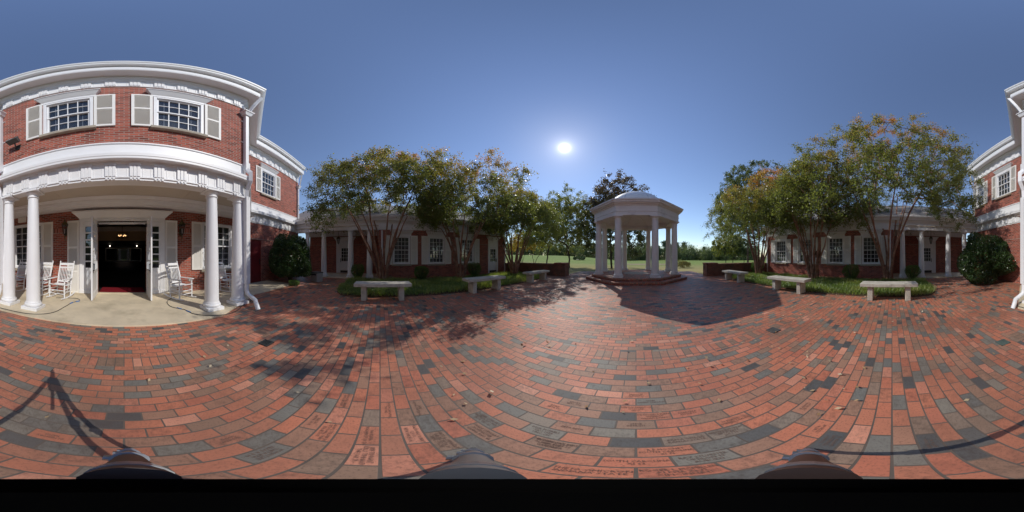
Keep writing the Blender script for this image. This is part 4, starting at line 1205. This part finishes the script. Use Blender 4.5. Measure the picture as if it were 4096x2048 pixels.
# ------------------------------------------------------------------ benches, walls, small things
def bench():
    P = local_thing('stone_bench', '', 'bench', (0, 0, 0), 0, 'stone benches facing the court')
    mb = MB(); mb.box(-.27, .27, -.88, .88, .45, .555); mb.build('seat', 'bench_stone', P, bevel=.012)
    for s in (-1, 1):
        mb = MB(); mb.box(-.2, .2, s * .58 - .08, s * .58 + .08, 0, .45); mb.build('leg', 'bench_stone', P, bevel=.01)
    return P
b0 = bench()
for i, (x, y, rz, lb) in enumerate([
        (-5.13, .08, 0, 'stone bench in front of the multi-stemmed tree nearest the plastic bin porch'),
        (-5.17, 3.88, -.03, 'stone bench before the middle tree on the side of the white end door'),
        (-5.17, 7.42, -.05, 'stone bench closest to the mossy low wall left of the gazebo'),
        (5.13, 7.45, .03, 'stone bench beside the gazebo shadow, nearest the right low wall'),
        (5.12, 3.78, .02, 'stone bench at the corner of the gazebo shadow, before the birdhouse tree'),
        (5.13, .09, 0, 'stone bench fully in sun in front of the tallest multi-stemmed tree')]):
    b = b0 if i == 0 else copy_tree(b0)
    b.location = (x, y, 0); b.rotation_euler = (0, 0, rz); b['label'] = lb
def garden_wall(s, label):
    P = thing('garden_wall', label, 'wall', (s * 7, 10.25, 0), 'low brick walls beside the gazebo')
    F = Frame((0, 10.12), (1, 0), (0, -1))
    a, b = sorted((s * 5.5, s * 10.2))
    mb = MB(); mb.fbox(F, a, b, -.30, 0.0, -.05, .79); mb.build('wall', 'garden_brick', P)
    mb = MB(); mb.fbox(F, a, b, -.33, 0.03, .79, .86); mb.build('coping', 'brick_upright', P, bevel=.005)
    a, b = sorted((s * 4.68, s * 5.5))
    mb = MB(); mb.fbox(F, a, b, -.62, 0.06, -.05, .85); p = mb.build('pier', 'garden_brick', P)
    a, b = sorted((s * 4.65, s * 5.53))
    mb = MB(); mb.fbox(F, a, b, -.65, 0.09, .85, .925); mb.build('pier_cap', 'brick_upright', p, bevel=.005)
    # return to the wing
    mb = MB(); x = s * 9.95; mb.box(*sorted((s * 9.8, s * 10.2)), 9.75, 10.12, -.05, .80); mb.build('wall_return', 'garden_brick', P)
garden_wall(-1, 'low brick garden wall with pier, on the gazebo side with the white door wing')
garden_wall(1, 'low brick garden wall with pier, dark stained, right of the gazebo')

def litter_bin():
    x, y = -8.27, -3.38
    P = local_thing('deck_box', 'small grey plastic deck box with dark lid beside the porch columns', 'storage box', (x, y, 0), R(62))
    mb = MB(); mb.hexa([(-.25, -.2, .0), (.25, -.2, .0), (.25, .2, .0), (-.25, .2, .0), (-.27, -.22, .47), (.27, -.22, .47), (.27, .22, .47), (-.27, .22, .47)]); mb.build('body', 'bin_plastic', P, bevel=.015)
    mb = MB(); mb.box(-.285, .285, -.235, .235, .471, .53); mb.build('lid', 'bin_lid', P, bevel=.015)
    mb = MB(); mb.box(-.21, .21, -.235, -.219, .36, .43); mb.build('vent_slot', 'black_metal', P)
litter_bin()
def drain(x, y, label, rz=0.0, a=.13, pit='tripod_black'):
    P = local_thing('drain_grate', label, 'drain', (x, y, 0), rz, 'drain grates in the paving')
    mb = MB(); mb.box(-a, a, -a, a, .002, .006); mb.build('pit', pit, P)
    mb = MB()
    for i in range(7):
        u = -a + .02 + i * (2 * a - .04) / 6
        mb.box(u - .007, u + .007, -a, a, .0062, .012)
    frame_ring(mb, Frame((0, 0), (1, 0), (0, 1)), -a, a, 0, .001, .0001, 0, .0001)
    mb.box(-a, a, -a, -a + .025, .0062, .0135); mb.box(-a, a, a - .025, a, .0062, .0135); mb.box(-a, -a + .025, -a, a, .0062, .0137); mb.box(a - .025, a, -a, a, .0062, .0137)
    mb.build('grate', 'iron' if pit == 'tripod_black' else pit, P)
drain(-1.81, -1.52, 'dark iron drain grate at the edge of the tree shadow near the porch', 0, .085)
drain(2.13, 1.90, 'iron drain grate scattered with yellow leaves in the sunlit soldier course', 0, .095, 'bin_lid')
drain(1.85, -1.50, 'greenish drain grate in sun near the porch corner', 0, .08, 'drain_green')
def birdhouse():
    x, y, z = 8.32, 4.05, 1.33
    P = local_thing('birdhouse', 'small brown wooden birdhouse behind the trunk of the middle right tree', 'birdhouse', (x, y, z), R(60))
    mb = MB(); mb.faces([(-.11, -.1, 0), (.11, -.1, 0), (.11, .1, 0), (-.11, .1, 0), (-.11, -.1, .2), (.11, -.1, .2), (.11, .1, .2), (-.11, .1, .2), (0, -.1, .34), (0, .1, .34)],
                        [(0, 1, 5, 8, 4), (3, 7, 9, 6, 2), (0, 4, 7, 3), (1, 2, 6, 5), (0, 3, 2, 1)]); mb.build('box', 'wood_house', P)
    mb = MB()
    for s in (-1, 1):
        mb.hexa([(0, -.14, .345), (s * .16, -.14, .155), (s * .16, .14, .155), (0, .14, .345), (0, -.14, .37), (s * .17, -.14, .175), (s * .17, .14, .175), (0, .14, .37)])
    mb.build('roof', 'wood_house', P)
    mb = MB(); mb.box(-.14, .14, -.16, .14, -.03, -.001); mb.box(-.02, .02, -.02, .02, -1.3, -.03); mb.build('post', 'bark_dark', P)
birdhouse()

# ------------------------------------------------------------------ tripod under the viewpoint
def tripod():
    P = thing('tripod', 'black three-legged camera tripod standing in the middle of the court', 'tripod', (0, 0, 0))
    mb = MB(); mb.lathe((0, 0, 0), [(.0, 1.02), (.03, 1.02), (.045, 1.08), (.0515, 1.12), (.0515, 1.15), (.04, 1.16), (.025, 1.19), (.022, 1.24), (.018, 1.28), (.012, 1.30), (.0, 1.302)], 40); mb.build('head', 'tripod_black', P, smooth=True)
    mb = MB(); mb.tube([(0, 0, 1.03), (0, 0, .80)], .014, 10); mb.build('centre_column', 'tripod_black', P)
    for d, m in ((325, 'tripod_brown'), (1190, 'tripod_grey'), (2035, 'tripod_brown')):
        a = R((d * 4096 / 2576 - 496) * 180 / 2048); ux, uy = -math.sin(a), -math.cos(a)
        def q(z):
            r = .045 + .455 * (1.15 - z); return (ux * r, uy * r, z)
        mb = MB(); mb.tube([q(1.12), q(.80)], .0195, 16); leg = mb.build('leg', m, P, smooth=True)
        mb = MB()
        for z in (1.085, 1.07, 1.055):
            mb.tube([q(z), q(z - .008)], .0215, 16)
        mb.build('collar', 'tripod_clamp', leg)
        mb = MB(); mb.tube([q(.81), q(.50)], .0185, 14); mb.tube([q(.52), q(.25)], .0165, 12); mb.tube([q(.27), q(.02)], .0145, 10); mb.build('lower_tube', 'tripod_grey', leg, smooth=True)
        for z, r in ((.79, .026), (.51, .024), (.26, .021)):
            mb = MB(); mb.tube([q(z + .02), q(z - .02)], r, 14)
            p = Vector(q(z)); t = Vector((-uy, ux, 0))
            mb.tube([(p + t * .015)[:], (p + t * .034)[:]], .011, 8)
            mb.build('clamp', 'tripod_clamp', leg, smooth=True)
        mb = MB(); mb.tube([q(.03), q(.0)], [.012, .016], 10); mb.build('foot', 'tripod_black', leg)
tripod()

# ------------------------------------------------------------------ foliage
def quads_mesh(name, mat, C, A, Bv, tone, parent, off):
    """leaf quads: centre, half length vector, half width vector"""
    n = len(C); C = C - np.array(off)
    V = np.empty((n, 4, 3), np.float32)
    V[:, 0] = C - A; V[:, 1] = C + Bv + A * .1; V[:, 2] = C + A; V[:, 3] = C - Bv + A * .1
    me = bpy.data.meshes.new(name)
    me.vertices.add(n * 4); me.vertices.foreach_set('co', V.reshape(-1))
    me.loops.add(n * 4); me.loops.foreach_set('vertex_index', np.arange(n * 4, dtype=np.int32))
    me.polygons.add(n); me.polygons.foreach_set('loop_start', np.arange(0, n * 4, 4, dtype=np.int32))
    try: me.polygons.foreach_set('loop_total', np.full(n, 4, np.int32))
    except Exception: pass
    at = me.attributes.new('tone', 'FLOAT', 'FACE'); at.data.foreach_set('value', np.clip(tone, 0, 1).astype(np.float32))
    me.materials.append(MATS[mat]); me.update(calc_edges=True)
    o = bpy.data.objects.new(name, me); COL.objects.link(o)
    if parent: o.parent = parent
    return o
def unit(v):
    return v / np.maximum(np.linalg.norm(v, axis=1, keepdims=True), 1e-9)
def leaf_vectors(rng, n, L, Wd, droop=0.3, outward=None, spread=1.0):
    d = rng.normal(size=(n, 3)) * spread
    if outward is not None: d = d + outward
    d[:, 2] -= droop
    d = unit(d); r = unit(np.cross(d, rng.normal(size=(n, 3))))
    k = rng.uniform(.7, 1.25, (n, 1))
    return d * L * .5 * k, r * Wd * .5 * k
def grow(rng, base, stems, attractors, jit=.05, seg=.35, reach=None):
    """join attractor points to a skeleton by short bent limbs, thickness from the load they carry"""
    pos = []; par = []
    for st in stems:
        prev = -1
        for k, p in enumerate(st):
            pos.append(np.array(p, float)); par.append(prev); prev = len(pos) - 1
    order = np.argsort([min(np.linalg.norm(a - p) for p in pos) for a in attractors]); ends = []
    for oi in order:
        a = attractors[oi]; Pm = np.array(pos); dv = a - Pm; dist = np.linalg.norm(dv, axis=1)
        cost = dist * (1 + .5 * np.maximum(0, Pm[:, 2] - a[2] + .1))
        # do not sprout from the bare lower part of the stems
        cost = cost + np.where(Pm[:, 2] < base[2] + (a[2] - base[2]) * .25, .6 * dist, 0)
        i = int(np.argmin(cost)); n = max(1, int(dist[i] / seg)); p0 = pos[i].copy(); prev = i
        up = np.array([0, 0, .10 * dist[i]])
        side = rng.normal(size=3) * .07 * dist[i]
        for k in range(1, n + 1):
            t = k / n; p = p0 + (a - p0) * t + (up + side) * math.sin(math.pi * t) + (rng.normal(size=3) * jit if k < n else 0)
            pos.append(p); par.append(prev); prev = len(pos) - 1
        ends.append(prev)
    N = len(pos); load = np.zeros(N); ch = [[] for _ in range(N)]
    for i in range(N):
        if par[i] >= 0: ch[par[i]].append(i)
    for i in range(N - 1, -1, -1):
        load[i] += 1 if not ch[i] else 0
        if par[i] >= 0: load[par[i]] += load[i]
    return pos, par, ch, load, ends
def skeleton_mesh(mb, pos, par, ch, load, r_tip, power, rmax, stem_r=None):
    rad = np.minimum(r_tip * np.maximum(load, 1) ** power, rmax)
    N = len(pos)
    if stem_r:
        # the stems keep their own taper however few limbs they carry
        k = 0
        for i in range(N):
            if par[i] == -1 and i + 7 < N and par[i + 1] == i:
                for j in range(8):
                    rad[i + j] = max(rad[i + j], stem_r[0] + (stem_r[1] - stem_r[0]) * j / 7)
    for i in range(N):
        if par[i] == -1 or (par[i] >= 0 and (len(ch[par[i]]) > 1 and i != max(ch[par[i]], key=lambda c: load[c]))):
            chain = [i] if par[i] == -1 else [par[i], i]; rr = [rad[i]] * len(chain)
            j = i
            while ch[j]:
                j = max(ch[j], key=lambda c: load[c]); chain.append(j); rr.append(rad[j])
            if len(chain) > 1:
                mx = max(rr); mb.tube([pos[c] for c in chain], rr, 8 if mx > .05 else (5 if mx > .02 else 3), cap=False)
def crown_points(rng, n, c, rad, shell=.45, zlow=-.5, lumps=9, lump=.35):
    """points through an uneven ellipsoid crown, weighted to its outside"""
    L = unit(rng.normal(size=(lumps, 3))); amp = rng.uniform(-lump, lump, lumps); out = []
    while len(out) < n:
        d = unit(rng.normal(size=(1, 3)))[0]
        if d[2] < zlow: continue
        k = 1 + float(np.sum(amp * np.maximum(0, L @ d - .6) / .4)) * .8
        r = (shell + (1 - shell) * rng.random() ** .6) * k
        out.append(np.array(c) + d * np.array(rad) * r)
    return np.array(out)
def tree(name, label, cat, base, seed, stems, crown_c, crown_r, n_att, leaves_per, leaf, lsize, mat, bark, group, tone_fn, r_tip=.006, power=.46, rmax=.2, cloud=.42, shell=.45, zlow=-.45, lump=.35, droop=.3, keep=1.0, stem_r=None):
    rng = np.random.default_rng(seed)
    P = thing(name, label, cat, base, group)
    att = crown_points(rng, n_att, crown_c, crown_r, shell, zlow, lump=lump)
    pos, par, ch, load, ends = grow(rng, base, stems(rng), att)
    mb = MB(); skeleton_mesh(mb, pos, par, ch, load, r_tip, power, rmax, stem_r)
    mb.build('trunk', bark, P, smooth=True)
    E = np.array([pos[e] for e in ends]); D = np.array([pos[e] - pos[par[e]] for e in ends]); D = unit(D)
    sel = rng.random(len(E)) < keep; E, D = E[sel], D[sel]
    k = leaves_per; n = len(E) * k
    # each spray: a few arching twigs with leaves along them
    tw = 5; idx = np.repeat(np.arange(len(E)), k); twi = rng.integers(0, tw, n)
    twd = unit(D[:, None, :] * .5 + rng.normal(size=(len(E), tw, 3)) * np.array([1, 1, .55]))
    tl = cloud * rng.uniform(.6, 1.5, (len(E), tw, 1))
    s = rng.random(n)[:, None]
    td = twd[idx, twi]; ln = tl[idx, twi]
    C = E[idx] + td * ln * s + np.array([0, 0, -.22]) * cloud * s ** 2 + rng.normal(size=(n, 3)) * cloud * .16
    A, B = leaf_vectors(rng, n, lsize[0], lsize[1], droop, td * .8)
    tone = tone_fn(rng, C, E[idx], idx)
    quads_mesh('crown', mat, C, A, B, tone, P, base)
    return P
def vase(base, n, r0, r1, h0, h1):
    def f(rng):
        out = []
        for i in range(n):
            a = 2 * math.pi * (i + rng.uniform(-.25, .25)) / n; h = rng.uniform(h0, h1); R1 = r1 * rng.uniform(.5, 1.15); st = []
            for t in np.linspace(0, 1, 8):
                rr = r0 + (R1 - r0) * t ** 1.35; st.append((base[0] + rr * math.cos(a + .35 * t) + rng.normal() * .02, base[1] + rr * math.sin(a + .35 * t) + rng.normal() * .02, base[2] + h * t - .03))
            out.append(st)
        return out
    return f
def single(base, h, lean=.15, forks=1):
    def f(rng):
        out = []
        for k in range(forks):
            a = rng.uniform(0, 6.28); l = lean * h
            out.append([(base[0] + l * math.cos(a) * t ** 1.5 + rng.normal() * .03, base[1] + l * math.sin(a) * t ** 1.5 + rng.normal() * .03, base[2] + h * t - .1) for t in np.linspace(0, 1, 8)])
        return out
    return f
def crape_tone(zt, bias):
    def f(rng, C, E, idx):
        t = np.clip((C[:, 2] - 3.2) / (zt - 3.2), 0, 1.1)
        cl = rng.random(idx.max() + 1)[idx]
        return .04 + .42 * t ** 1.7 + .28 * cl * t + rng.random(len(C)) * .26 + bias * t
    return f
def crape(base, seed, H, rx, ry, label, bias=0.0, n=330, lp=105, zb=3.0, shift=(0, 0)):
    b = (base[0], base[1], 0.0); zc = zb + (H - zb) * .22
    return tree('crape_myrtle', label, 'tree', b, seed, vase(b, 10, .15, rx * .46, H * .46, H * .62), (b[0] + shift[0], b[1] + shift[1], zc), (rx, ry, H - zc), n, lp, None, (.08, .047), 'leaf_crape', 'bark_crape',
                'multi-stemmed trees in the planting beds', crape_tone(H, bias), r_tip=.0085, power=.42, rmax=.085, cloud=.48, shell=.42, zlow=-.30, lump=.3, stem_r=(.072, .024))
crape((-8.9, .15), 11, 7.7, 4.2, 4.3, 'broad multi-stemmed tree with orange-tinged top, behind the bench nearest the bin porch', .10, 540, 150, shift=(.3, .3))
crape((-8.3, 4.5), 12, 6.9, 3.3, 3.4, 'multi-stemmed tree before the window row, between two others on the white-door side', .09, 420, 140, shift=(.3, .2))
crape((-7.85, 8.45), 13, 6.3, 3.2, 3.2, 'greener multi-stemmed tree standing by the low wall and white end door', -.08, 440, 140, shift=(.25, .1))
crape((8.05, 8.6), 14, 7.0, 3.3, 3.4, 'multi-stemmed tree by the right low wall, orange on its crown', .10, 420, 155, shift=(-.35, 0))
crape((8.0, 4.24), 15, 7.5, 3.1, 3.1, 'multi-stemmed tree with a birdhouse, second from the right low wall', .06, 420, 150, shift=(-.35, 0))
crape((9.2, .22), 16, 9.1, 4.6, 4.7, 'tallest multi-stemmed tree, behind the fully sunlit bench', .03, 640, 165, zb=3.2, shift=(-.4, -.2))

def flat_tone(rng, C, E, idx):
    return rng.random(len(C)) * .55 + .45 * rng.random(idx.max() + 1)[idx]
def red_tone(rng, C, E, idx):
    t = np.clip((C[:, 2] - 3) / 6, 0, 1); return .1 + .6 * t + .3 * rng.random(len(C))
def zb(x, y): return (x, y, HZ(x, y))
b = zb(-2.8, 18.6)
tree('oak_tree', 'tall dark reddish oak rising behind the gazebo dome', 'tree', b, 21, single(b, 4.2, .05), (b[0] + .2, b[1], 5.6), (4.3, 4.0, 6.0), 420, 80, None, (.17, .11), 'leaf_red', 'bark_dark', 'background trees on the golf course', red_tone, r_tip=.011, power=.47, rmax=.27, cloud=.7, zlow=-.75)
b = zb(-7.8, 18.0)
tree('pale_tree', 'thin-leaved pale tree with bare top branches left of the gazebo', 'tree', b, 22, single(b, 2.6, .08), (b[0], b[1], 5.4), (3.2, 3.2, 4.4), 420, 60, None, (.14, .085), 'leaf_pale', 'bark_dark', 'background trees on the golf course', flat_tone, r_tip=.010, power=.47, rmax=.24, cloud=.55, zlow=-.75, keep=.9)
b = zb(-12.5, 20.5)
tree('broadleaf_tree', 'green tree with a forked double trunk seen over the left low wall', 'tree', b, 23, single(b, 3.0, .12, 2), (b[0] + .8, b[1], 5.6), (4.4, 4.2, 4.2), 400, 95, None, (.16, .10), 'leaf_oak', 'bark_dark', 'background trees on the golf course', flat_tone, r_tip=.010, rmax=.2, cloud=.65, zlow=-.6)
for i, (x, y, H, r, m, lb) in enumerate([
        (-18.0, 21.5, 6.0, 2.6, 'leaf_gold', 'small golden tree with bare leaning stems beyond the left low wall'),
        (-15.8, 22.0, 6.6, 2.8, 'leaf_pale', 'small olive tree beyond the left low wall, next to the forked trunk')]):
    b = zb(x, y)
    tree('small_tree', lb, 'tree', b, 30 + i, vase(b, 3, .1, .9, 1.5, 2.2), (b[0], b[1], b[2] + H * .58), (r, r, H * .42), 150, 55, None, (.16, .1), m, 'bark_dark', 'background trees on the golf course', flat_tone, r_tip=.009, rmax=.12, cloud=.55, zlow=-.5)
b = zb(15.2, 18.6)
tree('oak_tree', 'huge dark green oak towering over the end of the right wing', 'tree', b, 24, single(b, 5.0, .04), (b[0] + .3, b[1], 8.4), (5.0, 5.0, 7.6), 560, 90, None, (.19, .12), 'leaf_oak', 'bark_dark', 'background trees on the golf course', flat_tone, r_tip=.012, rmax=.34, cloud=.75, zlow=-.8)
b = zb(21.5, 16.2)
tree('oak_tree', 'second dark oak half hidden behind the right wing roof', 'tree', b, 25, single(b, 5.0, .04), (b[0], b[1], 9.4), (4.6, 4.6, 7.0), 380, 80, None, (.2, .13), 'leaf_oak', 'bark_dark', 'background trees on the golf course', flat_tone, r_tip=.012, rmax=.32, cloud=.75, zlow=-.8)
b = zb(-20.5, -.8)
tree('maple_tree', 'orange-gold tree showing above the left wing roof ridge', 'tree', b, 26, single(b, 3.0, .04), (b[0], b[1], 5.2), (4.0, 4.6, 3.4), 220, 70, None, (.2, .13), 'leaf_gold', 'bark_dark', 'background trees on the golf course', flat_tone, rmax=.22, cloud=.7, zlow=-.6)
for i, (x, y, H, r, lb) in enumerate([(19.9, 32.4, 7.2, 3.4, 'round pale green tree on the fairway, nearest the gazebo of three'),
                                      (23.0, 34.0, 7.0, 3.2, 'round green fairway tree in the middle of three by the right low wall'),
                                      (26.5, 34.0, 6.8, 3.3, 'green fairway tree furthest from the gazebo of three, behind thin stems')]):
    b = zb(x, y)
    tree('fairway_tree', lb, 'tree', b, 40 + i, single(b, 2.0, .05), (b[0], b[1], b[2] + H * .55), (r, r, H * .45), 130, 60, None, (.26, .17), 'leaf_pale' if i < 1 else 'leaf_oak', 'bark_dark', 'background trees on the golf course', flat_tone, r_tip=.014, rmax=.2, cloud=.7, zlow=-.75)

# far tree line: a few kinds, copied
def far_proto(kind, seed):
    rng = np.random.default_rng(seed)
    P = thing('pine_tree' if kind == 'pine' else 'far_tree', '', 'tree', (0, 0, 0), 'trees of the far wood edge')
    mb = MB()
    if kind == 'pine':
        mb.tube([(0, 0, -.5), (.1, 0, 4), (.05, .1, 10.5)], [.2, .16, .03], 6)
        C = []
        for k in range(46):
            z = 3.2 + 7.6 * rng.random() ** .8; r = (1 - (z - 3.0) / 8.6) * 2.3 + .25; a = rng.uniform(0, 6.28); C.append((r * .75 * math.cos(a), r * .75 * math.sin(a), z))
        C = np.array(C); m = 'leaf_pine'; cl = .55
    else:
        mb.tube([(0, 0, -.5), (.1, 0, 2.5), (0, .1, 5.5)], [.25, .2, .06], 6)
        C = crown_points(rng, 60, (0, 0, 4.0), (3.2, 3.2, 5.2), .5, -.9); m = 'leaf_far'; cl = .8
    mb.build('trunk', 'bark_dark', P)
    n = len(C) * 26; idx = np.repeat(np.arange(len(C)), 26)
    Q = C[idx] + rng.normal(size=(n, 3)) * cl * np.array([1, 1, .7])
    A, B = leaf_vectors(rng, n, .55, .38, .2)
    quads_mesh('crown', m, Q, A, B, flat_tone(rng, Q, C[idx], idx), P, (0, 0, 0))
    return P
protos = [far_proto('pine', 1), far_proto('broad', 2), far_proto('broad', 3), far_proto('pine', 4)]
rngf = np.random.default_rng(77)
used = [False] * 4
for i in range(130):
    row = i % 3
    if i < 90:
        ang = -19 + (i + rngf.uniform(-.4, .4)) * 62 / 90; dist = 98 + row * 13 + rngf.uniform(-5, 5)
    else:
        ang = -46 + (i - 90 + rngf.uniform(-.4, .4)) * 28 / 40; dist = 108 + row * 14 + rngf.uniform(-5, 5)
    kind = int(rngf.choice([0, 1, 2, 3], p=[.22, .30, .28, .20])); pr = protos[kind]
    o = pr if not used[kind] else copy_tree(pr); used[kind] = True
    x, y = dist * math.sin(R(ang)), dist * math.cos(R(ang))
    o.location = (x, y, HZ(x, y) - (1.3 if ang < -12 else .4)); s = rngf.uniform(.8, 1.15); o.scale = (s * 1.15, s * 1.15, s * (1.0 if ang > -19 else 1.25)); o.rotation_euler = (0, 0, rngf.uniform(0, 6.28))
    o['label'] = 'distant dark pine in the wood along the golf course' if kind in (0, 3) else 'distant round-crowned tree in the wood along the golf course'

# shrubs
def shrub(name, label, c, r, h, seed, nleaf, lsize, mat, group, base_r=.75, rough=.12, cat='shrub', taper=.0):
    rng = np.random.default_rng(seed); P = thing(name, label, cat, (c[0], c[1], 0), group)
    d = unit(rng.normal(size=(nleaf, 3))); L = unit(rng.normal(size=(40, 3))); amp = rng.uniform(-rough * 1.4, rough, 40)
    k = 1 + np.maximum(0, (d @ L.T) - .8) @ amp / .2 * .8
    u = rng.random(nleaf); depth = 1 - .32 * u ** 2.2
    zc = h * .52; z = d[:, 2]; zz = zc + z * np.where(z > 0, h - zc, zc) * (k * depth)
    prof = np.where(z < 0, 1 - taper * (-z) ** 1.0, 1.0)
    # flatten the side so it reads as a clipped mound
    hr = np.sqrt(d[:, 0] ** 2 + d[:, 1] ** 2); fl = hr ** .5 / np.maximum(hr, 1e-6)
    C = np.stack([c[0] + d[:, 0] * fl * r[0] * k * depth * prof, c[1] + d[:, 1] * fl * r[1] * k * depth * prof, np.maximum(zz, .04)], 1)
    A, B = leaf_vectors(rng, nleaf, lsize[0], lsize[1], -.1, d * .7)
    tone = rng.random(nleaf) * .8 + .2 * (rng.random(nleaf) < .08)
    quads_mesh('foliage', mat, C, A, B, tone, P, (c[0], c[1], 0))
    mb = MB()
    for i in range(9):
        a = rng.uniform(0, 6.28); q = rng.uniform(.2, .6)
        mb.tube([(c[0] + .05 * math.cos(a), c[1] + .05 * math.sin(a), -.02), (c[0] + r[0] * q * .6 * math.cos(a), c[1] + r[1] * q * .6 * math.sin(a), h * .4), (c[0] + r[0] * q * math.cos(a), c[1] + r[1] * q * math.sin(a), h * .75)], [.025, .018, .008], 5)
    mb.build('stems', 'bark_dark', P)
    return P
shrub('holly_bush', 'big clipped dark green bush beside the red door', (-7.35, -4.5), (1.16, 1.14), 2.62, 51, 24000, (.085, .05), 'leaf_holly', 'big bushes in the corners of the court', rough=.26)
shrub('holly_bush', 'big clipped dark green bush in the corner of the four-window wing', (6.95, -4.55), (1.3, 1.4), 2.6, 52, 28000, (.085, .05), 'leaf_holly', 'big bushes in the corners of the court', rough=.26)
balls = [((-9.70, -1.30), .43, .92, 'round boxwood ball against the porch columns, by the bin side'),
         ((-8.75, 2.25), .43, .95, 'round boxwood ball below the first two windows of the white-door wing'),
         ((-8.90, 5.80), .46, .98, 'round boxwood ball just left of the white end door'),
         ((-9.0, 9.62), .44, .95, 'round boxwood ball behind the tree stems at the left low wall'),
         ((8.55, 9.35), .50, .93, 'round boxwood ball behind the tree stems at the right low wall'),
         ((8.70, 2.22), .45, .95, 'round boxwood ball under the windows of the four-window wing'),
         ((9.65, -1.22), .47, .90, 'round boxwood ball against the porch columns of the four-window wing')]
for i, (c, r, h, lb) in enumerate(balls):
    shrub('boxwood_ball', lb, c, (r, r), h, 60 + i, 5200, (.042, .024), 'leaf_box', 'clipped boxwood balls', rough=.12, taper=.55)
b = zb(5.7, 19.3); shrub('dry_shrub', 'low dry straw-coloured shrub on the lawn right of the gazebo', b[:2], (1.1, .8), .85, 71, 2500, (.12, .05), 'dry_leaf', None, rough=.3)
b = zb(-15.4, 42.3)
hp = shrub('clipped_hedge', 'low dark clipped hedge block alone on the green fairway', b[:2], (1.9, .9), 1.0, 72, 2600, (.16, .1), 'leaf_holly', None, rough=.05); hp.location.z = b[2]
shrub('fern_clump', 'small light green plant at the foot of the bush by the red door', (-6.6, -3.85), (.3, .25), .28, 73, 700, (.08, .03), 'leaf_box', None, cat='plant')

# bed grass and fallen leaves
def bed_grass(s, seed):
    rng = np.random.default_rng(seed); pts = bed_outline(s); n = 52000
    x = rng.uniform(5.2, 9.6, n) * s; y = rng.uniform(-1.8, 9.9, n)
    ok = inside(pts, x, y)
    xx = np.abs(x)
    # thinner towards the wing where bare mulch shows
    ok &= rng.random(n) < np.clip(1.15 - np.maximum(0, xx - 8.5) * 1.3, .05, 1)
    x, y = x[ok], y[ok]; n = len(x)
    # gather the blades in tufts
    tx, ty = np.round(x / .14) * .14, np.round(y / .14) * .14
    x = x * .55 + tx * .45; y = y * .55 + ty * .45
    pat = np.sin(x * 2.1 + 1.3 * np.sin(y * 1.1)) * np.cos(y * 1.7 + .8 * x) + .5 * np.sin(x * 5.3 - y * 4.1)
    h = rng.uniform(.09, .24, n) * (0.85 + .25 * pat)
    a = rng.uniform(0, 6.28, n); lean = rng.uniform(.05, .17, n)
    base = np.stack([x, y, np.full(n, .02)], 1); out = np.stack([np.cos(a), np.sin(a), np.zeros(n)], 1)
    tip = base + out * lean[:, None] + np.stack([np.zeros(n), np.zeros(n), h], 1)
    C = (base + tip) / 2 + np.stack([np.zeros(n), np.zeros(n), h * .08], 1); A = (tip - base) / 2
    B = np.stack([-np.sin(a), np.cos(a), np.zeros(n)], 1) * rng.uniform(.006, .011, n)[:, None]
    tone = .30 + .4 * rng.random(n) + .4 * (rng.random(n) < .08) + .24 * pat
    o = quads_mesh('bed_grass', 'grass_blade', C, A, B, tone, None, (0, 0, 0))
    tag(o, 'tufted green border grass in the bed on the white-door side' if s < 0 else 'tufted green border grass in the bed of the four-window wing', 'grass', None, 'stuff')
bed_grass(-1, 81); bed_grass(1, 82)
def fallen():
    rng = np.random.default_rng(91)
    P = []
    for (n, x0, x1, y0, y1) in ((430, -5.4, 5.4, -2.8, 9.5), (260, 3.0, 5.6, -1.5, 6.0), (160, -5.5, -4.6, -1, 8), (260, 5.2, 5.75, -1.5, 8), (420, -9.8, -6.5, -3.4, -1.2), (100, 6.5, 9.8, -3.0, -1.6), (60, -1.5, 3.5, .2, 2.8), (240, 8.8, 10.0, 0, 9), (240, -10.0, -8.8, 0, 9)):
        P.append(np.stack([rng.uniform(x0, x1, n), rng.uniform(y0, y1, n)], 1))
    Q = np.concatenate(P); r = np.hypot(Q[:, 0], Q[:, 1]); gz = np.hypot(Q[:, 0] - .03, Q[:, 1] - 10.6)
    Q = Q[(r > .75) & (gz > 3.2)]; n = len(Q)
    a = rng.uniform(0, 6.28, n); L = rng.uniform(.012, .03, n)
    C = np.stack([Q[:, 0], Q[:, 1], rng.uniform(.008, .02, n)], 1)
    A = np.stack([np.cos(a), np.sin(a), rng.normal(size=n) * .25], 1) * L[:, None]
    B = np.stack([-np.sin(a), np.cos(a), rng.normal(size=n) * .35], 1) * (L * .55)[:, None]
    C[:, 2] += np.abs(A[:, 2]) + np.abs(B[:, 2])
    o = quads_mesh('fallen_leaves', 'litter', C, A, B, rng.random(n), None, (0, 0, 0))
    tag(o, 'dry tan and brown leaves scattered over the brick paving', 'fallen leaves', None, 'stuff')
fallen()
